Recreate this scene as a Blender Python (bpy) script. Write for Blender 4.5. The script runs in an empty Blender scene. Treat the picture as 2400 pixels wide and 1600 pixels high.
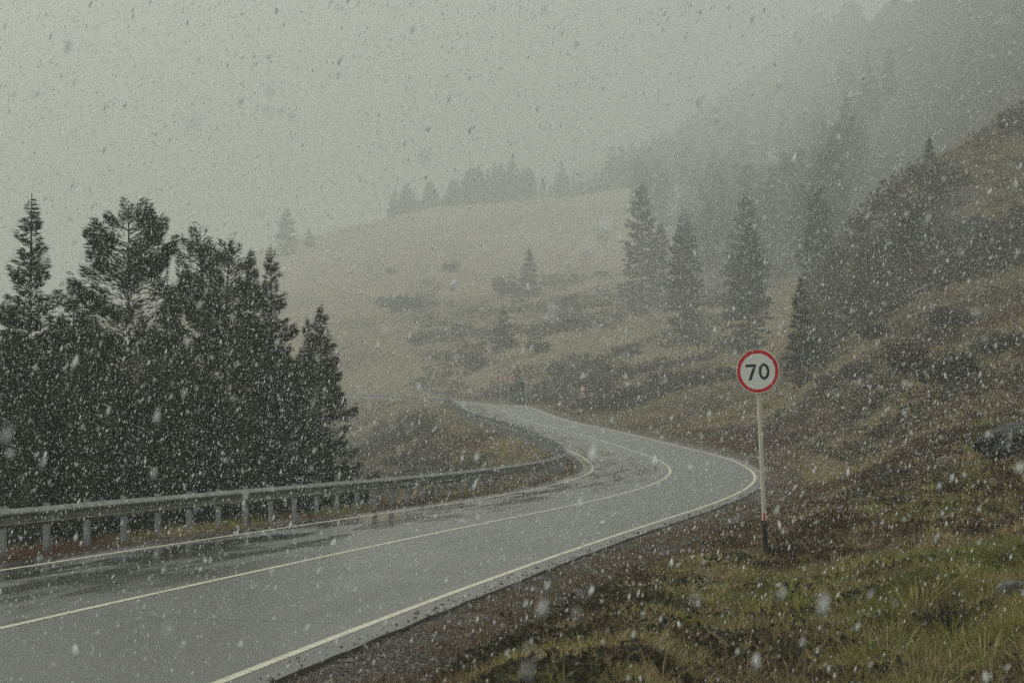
import bpy, bmesh, math, random
import numpy as np
from mathutils import Vector, Matrix

rng = np.random.default_rng(7)
scene = bpy.context.scene
COL = scene.collection
R = math.radians

# ------------------------------------------------------------------ camera model
F, CX, CY = 5667.0, 1200.0, 800.0           # focal length and centre in pixels of the 2400 px wide photograph
ZC, YH = 2.216, 975.0
A = math.atan((YH - CY) / F)

def height_at(py, Y):
    k = (CY - py) / F
    return ZC + (k * math.cos(A) + math.sin(A)) / (math.cos(A) - k * math.sin(A)) * Y

def far(Y):
    return Y if Y < 450 else 450 + (Y - 450) * 1.7

def x_at(px, Y, z=0.0):
    return (px - CX) / F * (Y * math.cos(A) + (z - ZC) * math.sin(A))

# ------------------------------------------------------------------ object helpers
def tag(o, label=None, cat=None, group=None, kind=None):
    if label: o['label'] = label
    if cat: o['category'] = cat
    if group: o['group'] = group
    if kind: o['kind'] = kind
    return o

def empty(name, loc, label=None, cat=None, group=None, rot=(0, 0, 0), scale=1.0):
    o = bpy.data.objects.new(name, None)
    COL.objects.link(o)
    o.empty_display_size = 0.3
    o.location = loc
    o.rotation_euler = rot
    o.scale = (scale,) * 3 if not hasattr(scale, '__len__') else scale
    return tag(o, label, cat, group)

def make_mesh(name, V, quads=None, tris=None, mat=None, smooth=False, attrs=None, uv=None):
    V = np.asarray(V, dtype=np.float32).reshape(-1, 3)
    me = bpy.data.meshes.new(name)
    nq = 0 if quads is None else len(quads)
    nt = 0 if tris is None else len(tris)
    me.vertices.add(len(V))
    me.vertices.foreach_set('co', V.ravel())
    loops = np.concatenate([np.asarray(quads, np.int32).ravel() if nq else np.zeros(0, np.int32),
                            np.asarray(tris, np.int32).ravel() if nt else np.zeros(0, np.int32)])
    me.loops.add(len(loops))
    me.loops.foreach_set('vertex_index', loops)
    me.polygons.add(nq + nt)
    st = np.concatenate([np.arange(nq) * 4, nq * 4 + np.arange(nt) * 3]).astype(np.int32)
    me.polygons.foreach_set('loop_start', st)
    me.polygons.foreach_set('use_smooth', np.full(nq + nt, bool(smooth)))
    me.update(calc_edges=True)
    if attrs:
        for k, v in attrs.items():
            a = me.attributes.new(k, 'FLOAT', 'POINT')
            a.data.foreach_set('value', np.asarray(v, np.float32).ravel())
    if uv is not None:
        l = me.uv_layers.new(name='UVMap')
        l.data.foreach_set('uv', np.asarray(uv, np.float32)[loops].ravel())
    me.validate()
    if mat: me.materials.append(mat)
    return me

def link(name, me, parent=None):
    o = bpy.data.objects.new(name, me)
    COL.objects.link(o)
    if parent: o.parent = parent
    return o

def copy_tree(o, parent=None):
    c = o.copy()
    COL.objects.link(c)
    c.parent = parent
    for ch in list(o.children):
        copy_tree(ch, c)
    return c

class MB:
    """collects simple solids into one mesh"""
    def __init__(self):
        self.v, self.q, self.t, self.n = [], [], [], 0
    def add(self, V, quads=(), tris=()):
        self.v.append(np.asarray(V, float))
        self.q += [[i + self.n for i in f] for f in quads]
        self.t += [[i + self.n for i in f] for f in tris]
        self.n += len(V)
    def box(self, c, s, rz=0.0):
        x, y, z = s[0] / 2, s[1] / 2, s[2] / 2
        P = np.array([[-x, -y, -z], [x, -y, -z], [x, y, -z], [-x, y, -z], [-x, -y, z], [x, -y, z], [x, y, z], [-x, y, z]])
        cr, sr = math.cos(rz), math.sin(rz)
        P = P @ np.array([[cr, sr, 0], [-sr, cr, 0], [0, 0, 1]]) + np.array(c)
        self.add(P, [[0, 3, 2, 1], [4, 5, 6, 7], [0, 1, 5, 4], [1, 2, 6, 5], [2, 3, 7, 6], [3, 0, 4, 7]])
    def tube(self, p0, p1, r0, r1, n=12, cap=True):
        p0, p1 = np.array(p0, float), np.array(p1, float)
        d = p1 - p0; d /= np.linalg.norm(d)
        a = np.cross(d, [0, 1, 0.01]); a /= np.linalg.norm(a); b = np.cross(d, a)
        t = np.arange(n) / n * 2 * math.pi
        ring = np.cos(t)[:, None] * a + np.sin(t)[:, None] * b
        V = np.concatenate([p0 + ring * r0, p1 + ring * r1] + ([p0 + ring * r0, p1 + ring * r1, [p0], [p1]] if cap else []))
        q = [[i, (i + 1) % n, n + (i + 1) % n, n + i] for i in range(n)]
        t3 = []
        if cap:
            t3 = [[4 * n + 1, 3 * n + i, 3 * n + (i + 1) % n] for i in range(n)] + [[4 * n, 2 * n + (i + 1) % n, 2 * n + i] for i in range(n)]
        self.add(V, q, t3)
    def plate(self, pts, y0, y1):
        """convex or fan-able outline in x,z extruded from y0 (front) to y1"""
        n = len(pts); P = np.array(pts, float)
        V = np.concatenate([np.stack([P[:, 0], np.full(n, y0), P[:, 1]], 1), np.stack([P[:, 0], np.full(n, y1), P[:, 1]], 1)])
        q = [[i, n + i, n + (i + 1) % n, (i + 1) % n] for i in range(n)]
        t = [[0, i, i + 1] for i in range(1, n - 1)] + [[n, n + i + 1, n + i] for i in range(1, n - 1)]
        self.add(V, q, t)
    def ring(self, cx, cz, ao, bo, ai, bi, y0, y1, n=72):
        t = np.arange(n) / n * 2 * math.pi
        c, s = np.cos(t), np.sin(t)
        V = np.concatenate([np.stack([cx + ao * c, np.full(n, y0), cz + bo * s], 1), np.stack([cx + ai * c, np.full(n, y0), cz + bi * s], 1),
                            np.stack([cx + ao * c, np.full(n, y1), cz + bo * s], 1), np.stack([cx + ai * c, np.full(n, y1), cz + bi * s], 1)])
        q = []
        for i in range(n):
            j = (i + 1) % n
            q += [[i, j, n + j, n + i], [i, 2 * n + i, 2 * n + j, j], [n + i, n + j, 3 * n + j, 3 * n + i]]
        self.add(V, q)
    def mesh(self, name, mat, smooth=False):
        return make_mesh(name, np.concatenate(self.v), self.q or None, self.t or None, mat, smooth)
    def build(self, name, mat, parent=None, smooth=False):
        return link(name, self.mesh(name, mat, smooth), parent)

# ------------------------------------------------------------------ noise
_tab = np.random.default_rng(3).random((256, 256))
def noise2(x, y, seed=0):
    x = np.asarray(x, float) + seed * 17.31; y = np.asarray(y, float) + seed * 9.77
    xi, yi = np.floor(x).astype(int), np.floor(y).astype(int)
    fx, fy = x - xi, y - yi
    fx = fx * fx * (3 - 2 * fx); fy = fy * fy * (3 - 2 * fy)
    a = _tab[xi & 255, yi & 255]; b = _tab[(xi + 1) & 255, yi & 255]
    c = _tab[xi & 255, (yi + 1) & 255]; d = _tab[(xi + 1) & 255, (yi + 1) & 255]
    return (a * (1 - fx) + b * fx) * (1 - fy) + (c * (1 - fx) + d * fx) * fy
def fbm(x, y, seed=0, o=3):
    s, a, t = 0, 1.0, 0
    for i in range(o):
        s = s + a * noise2(x * 2 ** i, y * 2 ** i, seed + i); t += a; a *= .5
    return s / t
def sstep(a, b, x):
    t = np.clip((x - a) / (b - a), 0, 1)
    return t * t * (3 - 2 * t)

# ------------------------------------------------------------------ materials
def new_mat(name):
    m = bpy.data.materials.new(name); m.use_nodes = True
    nt = m.node_tree; nt.nodes.clear()
    out = nt.nodes.new('ShaderNodeOutputMaterial')
    b = nt.nodes.new('ShaderNodeBsdfPrincipled')
    nt.links.new(b.outputs[0], out.inputs[0])
    return m, nt, b, out

def n_noise(nt, scale, detail=4, rough=.55, vec=None, dist=0.0):
    n = nt.nodes.new('ShaderNodeTexNoise')
    n.inputs['Scale'].default_value = scale; n.inputs['Detail'].default_value = detail
    n.inputs['Roughness'].default_value = rough; n.inputs['Distortion'].default_value = dist
    if vec is not None: nt.links.new(vec, n.inputs['Vector'])
    return n.outputs[0]

def n_ramp(nt, fac, stops):
    r = nt.nodes.new('ShaderNodeValToRGB')
    e = r.color_ramp.elements
    while len(e) < len(stops): e.new(.5)
    for el, (p, c) in zip(e, stops):
        el.position = p
        el.color = (*c, 1) if hasattr(c, '__len__') else (c, c, c, 1)
    nt.links.new(fac, r.inputs[0])
    return r.outputs[0]

def n_mix(nt, fac, a, b, mode='MIX'):
    m = nt.nodes.new('ShaderNodeMix'); m.data_type = 'RGBA'; m.blend_type = mode
    if isinstance(fac, (int, float)): m.inputs[0].default_value = fac
    else: nt.links.new(fac, m.inputs[0])
    for s, v in ((m.inputs[6], a), (m.inputs[7], b)):
        if hasattr(v, 'is_output'): nt.links.new(v, s)
        else: s.default_value = (*v, 1)
    return m.outputs[2]

def n_math(nt, op, a, b=None, clamp=False):
    m = nt.nodes.new('ShaderNodeMath'); m.operation = op; m.use_clamp = clamp
    for s, v in zip(m.inputs, (a, b)):
        if v is None: continue
        if hasattr(v, 'is_output'): nt.links.new(v, s)
        else: s.default_value = v
    return m.outputs[0]

def n_bump(nt, b, h, strength=.5, dist=.02):
    n = nt.nodes.new('ShaderNodeBump'); n.inputs['Strength'].default_value = strength; n.inputs['Distance'].default_value = dist
    nt.links.new(h, n.inputs['Height']); nt.links.new(n.outputs[0], b.inputs['Normal'])

def coords(nt, kind='Object'):
    t = nt.nodes.new('ShaderNodeTexCoord'); return t.outputs[kind]

def attr(nt, name):
    a = nt.nodes.new('ShaderNodeAttribute'); a.attribute_name = name; return a.outputs['Fac']

def plain(name, col, rough=.5, metal=0.0, var=.12, scale=6.0, bump=0.0):
    m, nt, b, _ = new_mat(name)
    f = n_noise(nt, scale, 5, .6, coords(nt))
    c = n_mix(nt, f, tuple(x * (1 - var) for x in col), tuple(min(1, x * (1 + var)) for x in col))
    nt.links.new(c, b.inputs['Base Color'])
    b.inputs['Roughness'].default_value = rough; b.inputs['Metallic'].default_value = metal
    if bump: n_bump(nt, b, n_noise(nt, scale * 8, 3, .6, coords(nt)), bump, .01)
    return m

M = {}
M['white_paint'] = plain('white_paint', (.58, .55, .46), .5, var=.1, scale=5)
M['sign_white'] = plain('sign_white', (.74, .76, .71), .65, var=.04, scale=3)
M['sign_red'] = plain('sign_red', (.58, .008, .012), .35, var=.12, scale=9)
M['sign_black'] = plain('sign_black', (.008, .008, .014), .35, var=.2)
M['post_black'] = plain('post_black', (.010, .010, .010), .5, var=.3)
M['sign_back'] = plain('sign_back', (.22, .25, .30), .5, .4)
M['bark'] = plain('bark', (.045, .036, .028), .9, var=.35, scale=9, bump=.6)

# galvanised steel of the crash barrier, dull, wet and a little stained
m, nt, b, _ = new_mat('galvanised_steel')
co = coords(nt)
c = n_mix(nt, n_ramp(nt, n_noise(nt, 2.2, 6, .65, co), [(.35, 0.0), (.7, 1.0)]), (.30, .31, .295), (.16, .16, .14))
nt.links.new(c, b.inputs['Base Color'])
b.inputs['Metallic'].default_value = .8
nt.links.new(n_ramp(nt, n_noise(nt, 9, 4, .6, co), [(.3, .32), (.7, .55)]), b.inputs['Roughness'])
M['steel'] = m
M['post_steel'] = plain('galvanised_post', (.26, .27, .27), .5, .15, .15, 4)
M['reflector'] = plain('reflector', (.35, .36, .30), .3, .1)

# foliage: colour varies from spray to spray through a random point attribute
def foliage(name, a, c2, rough=.75):
    m, nt, b, out = new_mat(name)
    f = attr(nt, 'tint')
    c = n_mix(nt, f, a, c2)
    nt.links.new(c, b.inputs['Base Color'])
    b.inputs['Roughness'].default_value = rough
    b.inputs['Specular IOR Level'].default_value = .25
    tr = nt.nodes.new('ShaderNodeBsdfTranslucent'); nt.links.new(c, tr.inputs[0])
    mx = nt.nodes.new('ShaderNodeMixShader'); mx.inputs[0].default_value = .25
    nt.links.new(b.outputs[0], mx.inputs[1]); nt.links.new(tr.outputs[0], mx.inputs[2])
    nt.links.new(mx.outputs[0], out.inputs[0])
    return m
M['needles'] = foliage('spruce_needles', (.012, .018, .008), (.044, .054, .024))
M['needles_pine'] = foliage('pine_needles', (.019, .026, .010), (.064, .072, .027))
M['shrub'] = foliage('shrub_leaves', (.028, .025, .016), (.055, .055, .028))
M['shrub_rust'] = foliage('shrub_rust', (.045, .028, .018), (.10, .066, .042))
M['undergrowth'] = foliage('undergrowth_leaves', (.030, .027, .017), (.088, .080, .044))

def grass_mat(name, stops):
    m, nt, b, out = new_mat(name)
    c = n_ramp(nt, attr(nt, 'tint'), stops)
    v_ = nt.nodes.new('ShaderNodeCombineXYZ'); a_ = attr(nt, 'val')
    for i in range(3): nt.links.new(a_, v_.inputs[i])
    c = n_mix(nt, 1.0, c, v_.outputs[0], 'MULTIPLY')
    nt.links.new(c, b.inputs['Base Color'])
    b.inputs['Roughness'].default_value = .6
    b.inputs['Specular IOR Level'].default_value = .3
    tr = nt.nodes.new('ShaderNodeBsdfTranslucent'); nt.links.new(c, tr.inputs[0])
    mx = nt.nodes.new('ShaderNodeMixShader'); mx.inputs[0].default_value = .3
    nt.links.new(b.outputs[0], mx.inputs[1]); nt.links.new(tr.outputs[0], mx.inputs[2])
    nt.links.new(mx.outputs[0], out.inputs[0])
    return m
# tint 0..1: rust - brown - straw - olive - green
GRASS_STOPS = [(0.0, (.125, .062, .036)), (.22, (.115, .078, .042)), (.42, (.42, .33, .19)), (.62, (.28, .24, .075)), (.8, (.225, .23, .055)), (1.0, (.130, .155, .032))]
M['grass'] = grass_mat('grass_blades', GRASS_STOPS)

# the ground under the grass
m, nt, b, _ = new_mat('hillside_ground')
co = coords(nt)
big = n_noise(nt, .018, 5, .6, co, .4)
mid = n_noise(nt, .13, 6, .65, co, .3)
fin = n_noise(nt, 2.6, 6, .7, co)
tanc = n_mix(nt, n_ramp(nt, mid, [(.35, 0.0), (.68, 1.0)]), (.26, .20, .13), (.145, .115, .072))
dark = n_mix(nt, n_ramp(nt, fin, [(.3, 0.0), (.7, 1.0)]), (.036, .028, .018), (.098, .078, .044))
field = attr(nt, 'field')
pat = n_math(nt, 'ADD', n_math(nt, 'MULTIPLY', n_math(nt, 'SUBTRACT', mid, .5), 1.6), field, True)
c = n_mix(nt, pat, dark, tanc)
c = n_mix(nt, n_math(nt, 'MULTIPLY', n_ramp(nt, n_noise(nt, .6, 6, .7, co), [(.44, 0.0), (.66, 1.0)]), .7), c, (.055, .049, .028))
mp = nt.nodes.new('ShaderNodeMapping'); mp.inputs['Scale'].default_value = (.045, .016, .05); nt.links.new(co, mp.inputs['Vector'])
heath = n_ramp(nt, n_noise(nt, 1.0, 8, .72, mp.outputs[0], .5), [(.47, 0.0), (.60, .75)])
c = n_mix(nt, heath, c, n_mix(nt, fin, (.050, .042, .026), (.10, .082, .052)))
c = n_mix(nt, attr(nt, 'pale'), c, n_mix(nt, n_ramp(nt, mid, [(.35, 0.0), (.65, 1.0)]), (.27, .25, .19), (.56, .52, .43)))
c = n_mix(nt, attr(nt, 'wood'), c, (.040, .042, .032))
c = n_mix(nt, attr(nt, 'track'), c, (.30, .27, .21))
nt.links.new(c, b.inputs['Base Color'])
b.inputs['Roughness'].default_value = .95
b.inputs['Specular IOR Level'].default_value = .15
n_bump(nt, b, fin, .8, .15)
M['ground'] = m

# shoulder gravel
m, nt, b, _ = new_mat('shoulder_gravel')
co = coords(nt)
v = nt.nodes.new('ShaderNodeTexVoronoi'); v.inputs['Scale'].default_value = 28; nt.links.new(co, v.inputs['Vector'])
g1 = n_ramp(nt, v.outputs['Color'], [(.1, (.022, .017, .013)), (.65, (.062, .046, .034)), (1.0, (.15, .12, .10))])
g2 = n_mix(nt, n_ramp(nt, n_noise(nt, .9, 5, .6, co), [(.42, 0.0), (.62, 1.0)]), g1, (.070, .044, .028))
nt.links.new(g2, b.inputs['Base Color'])
b.inputs['Roughness'].default_value = .7
n_bump(nt, b, v.outputs['Distance'], 1.0, .03)
M['gravel'] = m
M['stone'] = plain('loose_stone', (.070, .058, .048), .55, var=.5, scale=3)

# wet asphalt: u = distance along the road, v = offset from the middle
m, nt, b, _ = new_mat('wet_asphalt')
uv = nt.nodes.new('ShaderNodeUVMap'); uv.uv_map = 'UVMap'
sx = nt.nodes.new('ShaderNodeSeparateXYZ'); nt.links.new(uv.outputs[0], sx.inputs[0])
U, W_ = sx.outputs[0], sx.outputs[1]
mp = nt.nodes.new('ShaderNodeMapping'); mp.inputs['Scale'].default_value = (.10, 1.0, 1); nt.links.new(uv.outputs[0], mp.inputs[0])
streak = n_noise(nt, 1.3, 6, .62, mp.outputs[0], .3)
fine = n_noise(nt, 60, 3, .6, uv.outputs[0])
patch = n_noise(nt, .35, 5, .6, uv.outputs[0], .5)
base = n_mix(nt, n_ramp(nt, streak, [(.3, 0.0), (.7, 1.0)]), (.052, .051, .047), (.084, .082, .075))
base = n_mix(nt, n_math(nt, 'MULTIPLY', fine, .4), base, (.10, .098, .090))
# expansion cracks across the road every nine metres, slightly wandering
wob = n_math(nt, 'MULTIPLY', n_math(nt, 'SUBTRACT', n_noise(nt, .8, 4, .6, uv.outputs[0]), .5), .30)
ph = n_math(nt, 'PINGPONG', n_math(nt, 'ADD', n_math(nt, 'ADD', U, wob), 4.2), 4.6)
crack = n_math(nt, 'LESS_THAN', ph, .05)
base = n_mix(nt, n_math(nt, 'MULTIPLY', crack, .85), base, (.012, .012, .012))
nt.links.new(base, b.inputs['Base Color'])
# standing water gathers along the inside edge: smoother there
band = n_ramp(nt, W_, [(0.0, 0.0), (1.0, 1.0)])
wet = n_math(nt, 'MULTIPLY', n_ramp(nt, n_math(nt, 'MULTIPLY', W_, -.20), [(0.0, 0.0), (.45, 1.0)]), 1.0)
wet2 = n_math(nt, 'MULTIPLY', wet, n_ramp(nt, streak, [(.40, 0.0), (.56, 1.0)]))
ro = n_math(nt, 'SUBTRACT', n_math(nt, 'MULTIPLY', patch, .18), n_math(nt, 'ADD', n_math(nt, 'MULTIPLY', wet2, .27), n_math(nt, 'MULTIPLY', n_math(nt, 'SUBTRACT', streak, .5), .35)))
M['_ro'] = ro
nt.links.new(n_math(nt, 'MAXIMUM', n_math(nt, 'ADD', ro, .21), .06), b.inputs['Roughness'])
b.inputs['IOR'].default_value = 1.5
n_bump(nt, b, n_mix(nt, .5, fine, crack), .12, .006)
del M['_ro']
M['asphalt'] = m
m, nt, b, _ = new_mat('road_paint')
co = coords(nt)
wear = n_ramp(nt, n_noise(nt, 7, 8, .72, co, .3), [(.52, 0.0), (.68, .75)])
c = n_mix(nt, wear, n_mix(nt, n_noise(nt, 1.2, 4, .6, co), (.46, .42, .31), (.66, .61, .47)), (.12, .115, .10))
nt.links.new(c, b.inputs['Base Color']); b.inputs['Roughness'].default_value = .42
M['road_paint'] = m

# falling snow
m, nt, b, out = new_mat('snow_flake')
b.inputs['Base Color'].default_value = (.91, .92, .92, 1); b.inputs['Roughness'].default_value = .8
tr = nt.nodes.new('ShaderNodeBsdfTranslucent'); tr.inputs[0].default_value = (.91, .92, .92, 1)
mx = nt.nodes.new('ShaderNodeMixShader'); mx.inputs[0].default_value = .65
nt.links.new(b.outputs[0], mx.inputs[1]); nt.links.new(tr.outputs[0], mx.inputs[2]); nt.links.new(mx.outputs[0], out.inputs[0])
M['snow'] = m

# rock with lichen
m, nt, b, _ = new_mat('weathered_rock')
co = coords(nt)
c = n_ramp(nt, n_noise(nt, 3.0, 8, .65, co, .3), [(.3, (.045, .043, .040)), (.5, (.13, .125, .115)), (.72, (.22, .21, .19))])
nt.links.new(c, b.inputs['Base Color']); b.inputs['Roughness'].default_value = .7
n_bump(nt, b, n_noise(nt, 12, 6, .7, co), .8, .05)
M['rock'] = m
m2 = m.copy(); m2.name = 'dark_wet_rock'
for n in m2.node_tree.nodes:
    if n.type == 'VALTORGB':
        for e, c in zip(n.color_ramp.elements, ((.006, .006, .005), (.016, .015, .013), (.075, .070, .060))): e.color = (*c, 1)
M['rock_dark'] = m2

# ------------------------------------------------------------------ the road in plan and profile
kst = np.array([0, 40, 75, 90, 105, 120, 135, 150, 175, 200, 225, 250, 270, 290, 310, 330, 350, 380, 430, 560, 620, 900.])
kv = np.array([.0015, .0007, -.0034, -.0033, -.0049, -.0028, -.0008, -.0004, -.0005, .0008, .0009, .0002, -.0003, -.0007, -.001, -.0013, -.0017, -.002, -.002, -.002, 0, 0])
zst = np.array([-60, 0, 60, 100, 130, 160, 200, 240, 270, 300, 330, 360, 430, 560, 900.])
zv = np.array([0, 0, -.28, -.241, .26, .934, 1.737, 2.881, 3.434, 3.709, 3.873, 4.363, 5.485, 7.6, 10])
cst = np.array([0, 70, 110, 150, 430.]); cv = np.array([-.0219, -.0003, .0195, .002, .0132])
W, GO = 3.588, 4.874
S = np.arange(-45, 700.01, .5)
_fw = S[S >= 0]
_k = np.interp(_fw, kst, kv)
_th = .1367 + np.concatenate([[0], np.cumsum((_k[1:] + _k[:-1]) / 2 * .5)])
_x = -7.254 + np.concatenate([[0], np.cumsum(np.sin((_th[1:] + _th[:-1]) / 2) * .5)])
_y = 14 + np.concatenate([[0], np.cumsum(np.cos((_th[1:] + _th[:-1]) / 2) * .5)])
_nb = (S < 0).sum()
_back = S[S < 0]
TH = np.concatenate([np.full(_nb, _th[0]), _th])
RX = np.concatenate([_x[0] + _back * math.sin(_th[0]), _x]); RY = np.concatenate([_y[0] + _back * math.cos(_th[0]), _y])
_z = np.interp(S, zst, zv); _kern = np.hanning(61); _kern /= _kern.sum()
RZ = np.convolve(np.pad(_z, 30, mode='edge'), _kern, 'valid')
RC = np.interp(S, cst, cv)

def road_pt(s, o, h=0.0):
    s = np.asarray(s, float); o = np.asarray(o, float)
    th = np.interp(s, S, TH)
    return np.stack([np.interp(s, S, RX) + np.cos(th) * o, np.interp(s, S, RY) - np.sin(th) * o,
                     np.interp(s, S, RZ) + np.clip(o, -5, 5) * np.interp(s, S, RC) + h], -1)

# ------------------------------------------------------------------ terrain heights
DL = {
 -3000: {4: 4100, 400: 940, 600: 890, 1000: 850, 1500: 870, 2600: 880},
 -600: {4: 4100, 400: 940, 600: 885, 850: 850, 1000: 835, 1500: 850, 2600: 860},
 0: {4: 4100, 400: 930, 500: 900, 600: 870, 700: 850, 850: 825, 1000: 800, 1150: 815, 1500: 845, 2600: 860},
 300: {4: 4100, 400: 930, 500: 890, 600: 840, 700: 780, 850: 720, 1000: 690, 1150: 705, 1500: 760, 2600: 800},
 700: {4: 4100, 400: 912, 500: 860, 600: 780, 700: 700, 850: 620, 1000: 563, 1150: 580, 1500: 640, 2600: 700},
 900: {4: 4100, 400: 905, 500: 835, 600: 745, 700: 665, 850: 575, 1000: 515, 1150: 535, 1500: 600, 2600: 680},
 1050: {4: 4100, 300: 938, 350: 920, 400: 885, 500: 810, 600: 725, 700: 650, 850: 555, 1000: 483, 1150: 500, 1500: 560, 2600: 600},
 1200: {4: 4100, 300: 930, 350: 895, 400: 855, 500: 785, 600: 710, 700: 645, 850: 550, 1000: 472, 1150: 490, 1500: 540, 2600: 560},
 1350: {4: 4100, 230: 965, 260: 945, 300: 905, 350: 870, 400: 838, 500: 770, 600: 700, 700: 640, 850: 535, 1000: 458, 1150: 465, 1500: 440, 2600: 386},
 1500: {4: 4100, 200: 980, 230: 945, 260: 918, 300: 888, 350: 855, 400: 822, 500: 750, 600: 680, 700: 620, 850: 520, 1000: 442, 1150: 432, 1500: 390, 2600: 420},
 1650: {4: 4100, 15: 1806, 130: 1060, 160: 1010, 200: 955, 230: 920, 260: 892, 300: 862, 350: 828, 400: 795, 500: 722, 600: 655, 700: 592, 850: 520, 1000: 452, 1150: 395, 1300: 340, 1500: 280, 2000: 250, 2600: 400},
 1800: {4: 4100, 15: 1806, 20: 1598, 30: 1388, 40: 1280, 60: 1175, 80: 1132, 100: 1110, 130: 1050, 160: 1000, 200: 935, 230: 900, 260: 872, 300: 835, 350: 795, 400: 755, 500: 680, 600: 605, 700: 550, 850: 490, 1000: 430, 1150: 372, 1300: 318, 1500: 250, 2000: 150, 2600: 300},
 1930: {4: 4100, 15: 1800, 20: 1592, 30: 1380, 40: 1268, 60: 1145, 80: 1075, 100: 1030, 130: 968, 160: 920, 200: 850, 230: 800, 260: 735, 300: 720, 350: 705, 400: 680, 500: 620, 600: 540, 700: 472, 850: 400, 1000: 335, 1150: 270, 1300: 205, 1500: 125, 2000: -50},
 2000: {4: 4100, 15: 1795, 20: 1585, 30: 1372, 40: 1255, 60: 1125, 80: 1040, 100: 990, 130: 925, 160: 870, 200: 790, 230: 690, 260: 545, 300: 600, 350: 640, 400: 610, 500: 560, 600: 475, 700: 405, 850: 310, 1000: 215, 1150: 125, 1300: 40, 1500: -70},
 2100: {4: 4100, 15: 1790, 20: 1580, 30: 1362, 40: 1240, 60: 1105, 80: 1015, 100: 955, 130: 890, 160: 830, 200: 740, 230: 610, 260: 436, 300: 480, 350: 530, 400: 515, 500: 450, 600: 368, 700: 290, 850: 178, 1000: 65, 1150: -50},
 2200: {4: 4100, 15: 1780, 20: 1570, 30: 1350, 40: 1222, 60: 1085, 80: 985, 100: 920, 130: 850, 160: 780, 200: 680, 230: 540, 260: 368, 300: 395, 350: 440, 400: 420, 500: 350, 600: 256, 700: 168, 850: 42, 1000: -80},
 2400: {4: 4050, 15: 1760, 20: 1545, 30: 1320, 40: 1198, 60: 1060, 80: 960, 100: 890, 130: 800, 160: 730, 200: 600, 230: 440, 260: 290, 290: 255, 350: 300, 400: 285, 500: 190, 600: 85, 700: -20, 850: -150},
 3000: {4: 3950, 15: 1680, 20: 1470, 30: 1240, 40: 1120, 60: 975, 80: 875, 100: 800, 130: 690, 160: 600, 200: 450, 230: 300, 260: 150, 300: 100, 350: 80, 400: 60, 500: -60, 600: -160},
 6300: {4: 3950, 15: 1600, 20: 1400, 30: 1170, 40: 1040, 60: 900, 80: 790, 100: 700, 130: 590, 160: 480, 200: 330, 260: 50, 350: 0, 500: -60, 600: -160},
}
_px = np.array(sorted(DL), float)
_lg = np.linspace(math.log(4), math.log(4800), 240)
_T = np.empty((len(_px), len(_lg)))
for _i, _p in enumerate(sorted(DL)):
    _d = np.array([far(k) for k in sorted(DL[_p])], float); _zz = np.array([ZC + (YH - DL[_p][k]) / F * far(k) for k in sorted(DL[_p])])
    _T[_i] = np.interp(_lg, np.log(_d), np.minimum(_zz, 540))
_pf = np.arange(-3000, 6301, 20.0)
_TF = np.stack([np.interp(_pf, _px, _T[:, j]) for j in range(len(_lg))], 1)
def _blur(a, n, ax):
    k = np.hanning(n + 2)[1:-1]; k /= k.sum()
    pad = [(0, 0), (0, 0)]; pad[ax] = (n // 2, n // 2)
    return np.apply_along_axis(lambda v: np.convolve(v, k, 'valid'), ax, np.pad(a, pad, mode='edge'))
_TF = _blur(_blur(_TF, 5, 0), 5, 1)

def table_z(u, Y):
    px = CX + F * u
    i = np.clip((px - _pf[0]) / 20.0, 0, len(_pf) - 1.001); j = np.clip((np.log(Y) - _lg[0]) / (_lg[1] - _lg[0]), 0, len(_lg) - 1.001)
    a, c = i.astype(int), j.astype(int); fi, fj = i - a, j - c
    return (_TF[a, c] * (1 - fi) + _TF[a + 1, c] * fi) * (1 - fj) + (_TF[a, c + 1] * (1 - fi) + _TF[a + 1, c + 1] * fi) * fj

GU = np.concatenate([np.linspace(-.95, -.272, 60), np.linspace(-.27, .27, 660), np.linspace(.272, .95, 60)])
GY = np.exp(np.linspace(math.log(4), math.log(4800), 590))
gU, gY = np.meshgrid(GU, GY)                       # rows: Y
gX = gU * gY
def nearest(X, Y):
    X, Y = X.ravel(), Y.ravel()
    so, oo = np.empty(len(X)), np.empty(len(X))
    st = slice(None, None, 6)
    sx_, sy_, ss_, th_ = RX[st].astype(np.float32), RY[st].astype(np.float32), S[st], TH[st]
    for k in range(0, len(X), 20000):
        x, y = X[k:k + 20000], Y[k:k + 20000]
        d2 = (x[:, None].astype(np.float32) - sx_) ** 2 + (y[:, None].astype(np.float32) - sy_) ** 2
        i = d2.argmin(1)
        s = ss_[i].copy()
        for _ in range(3):
            t = np.interp(s, S, TH)
            ex, ey = x - np.interp(s, S, RX), y - np.interp(s, S, RY)
            s = np.clip(s + ex * np.sin(t) + ey * np.cos(t), S[0], S[-1])
        t = np.interp(s, S, TH)
        ex, ey = x - np.interp(s, S, RX), y - np.interp(s, S, RY)
        so[k:k + 20000] = s; oo[k:k + 20000] = ex * np.cos(t) - ey * np.sin(t)
        far = np.abs(ex * np.sin(t) + ey * np.cos(t)) > 1.0
        oo[k:k + 20000][far] = np.sign(oo[k:k + 20000][far]) * np.hypot(ex, ey)[far]
    return so, oo
gs, go = nearest(gX, gY)
gs = gs.reshape(gX.shape); go = go.reshape(gX.shape)
rz = np.interp(gs, S, RZ) + np.clip(go, -5, 5) * np.interp(gs, S, RC)
tz = table_z(gU, gY)
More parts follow.
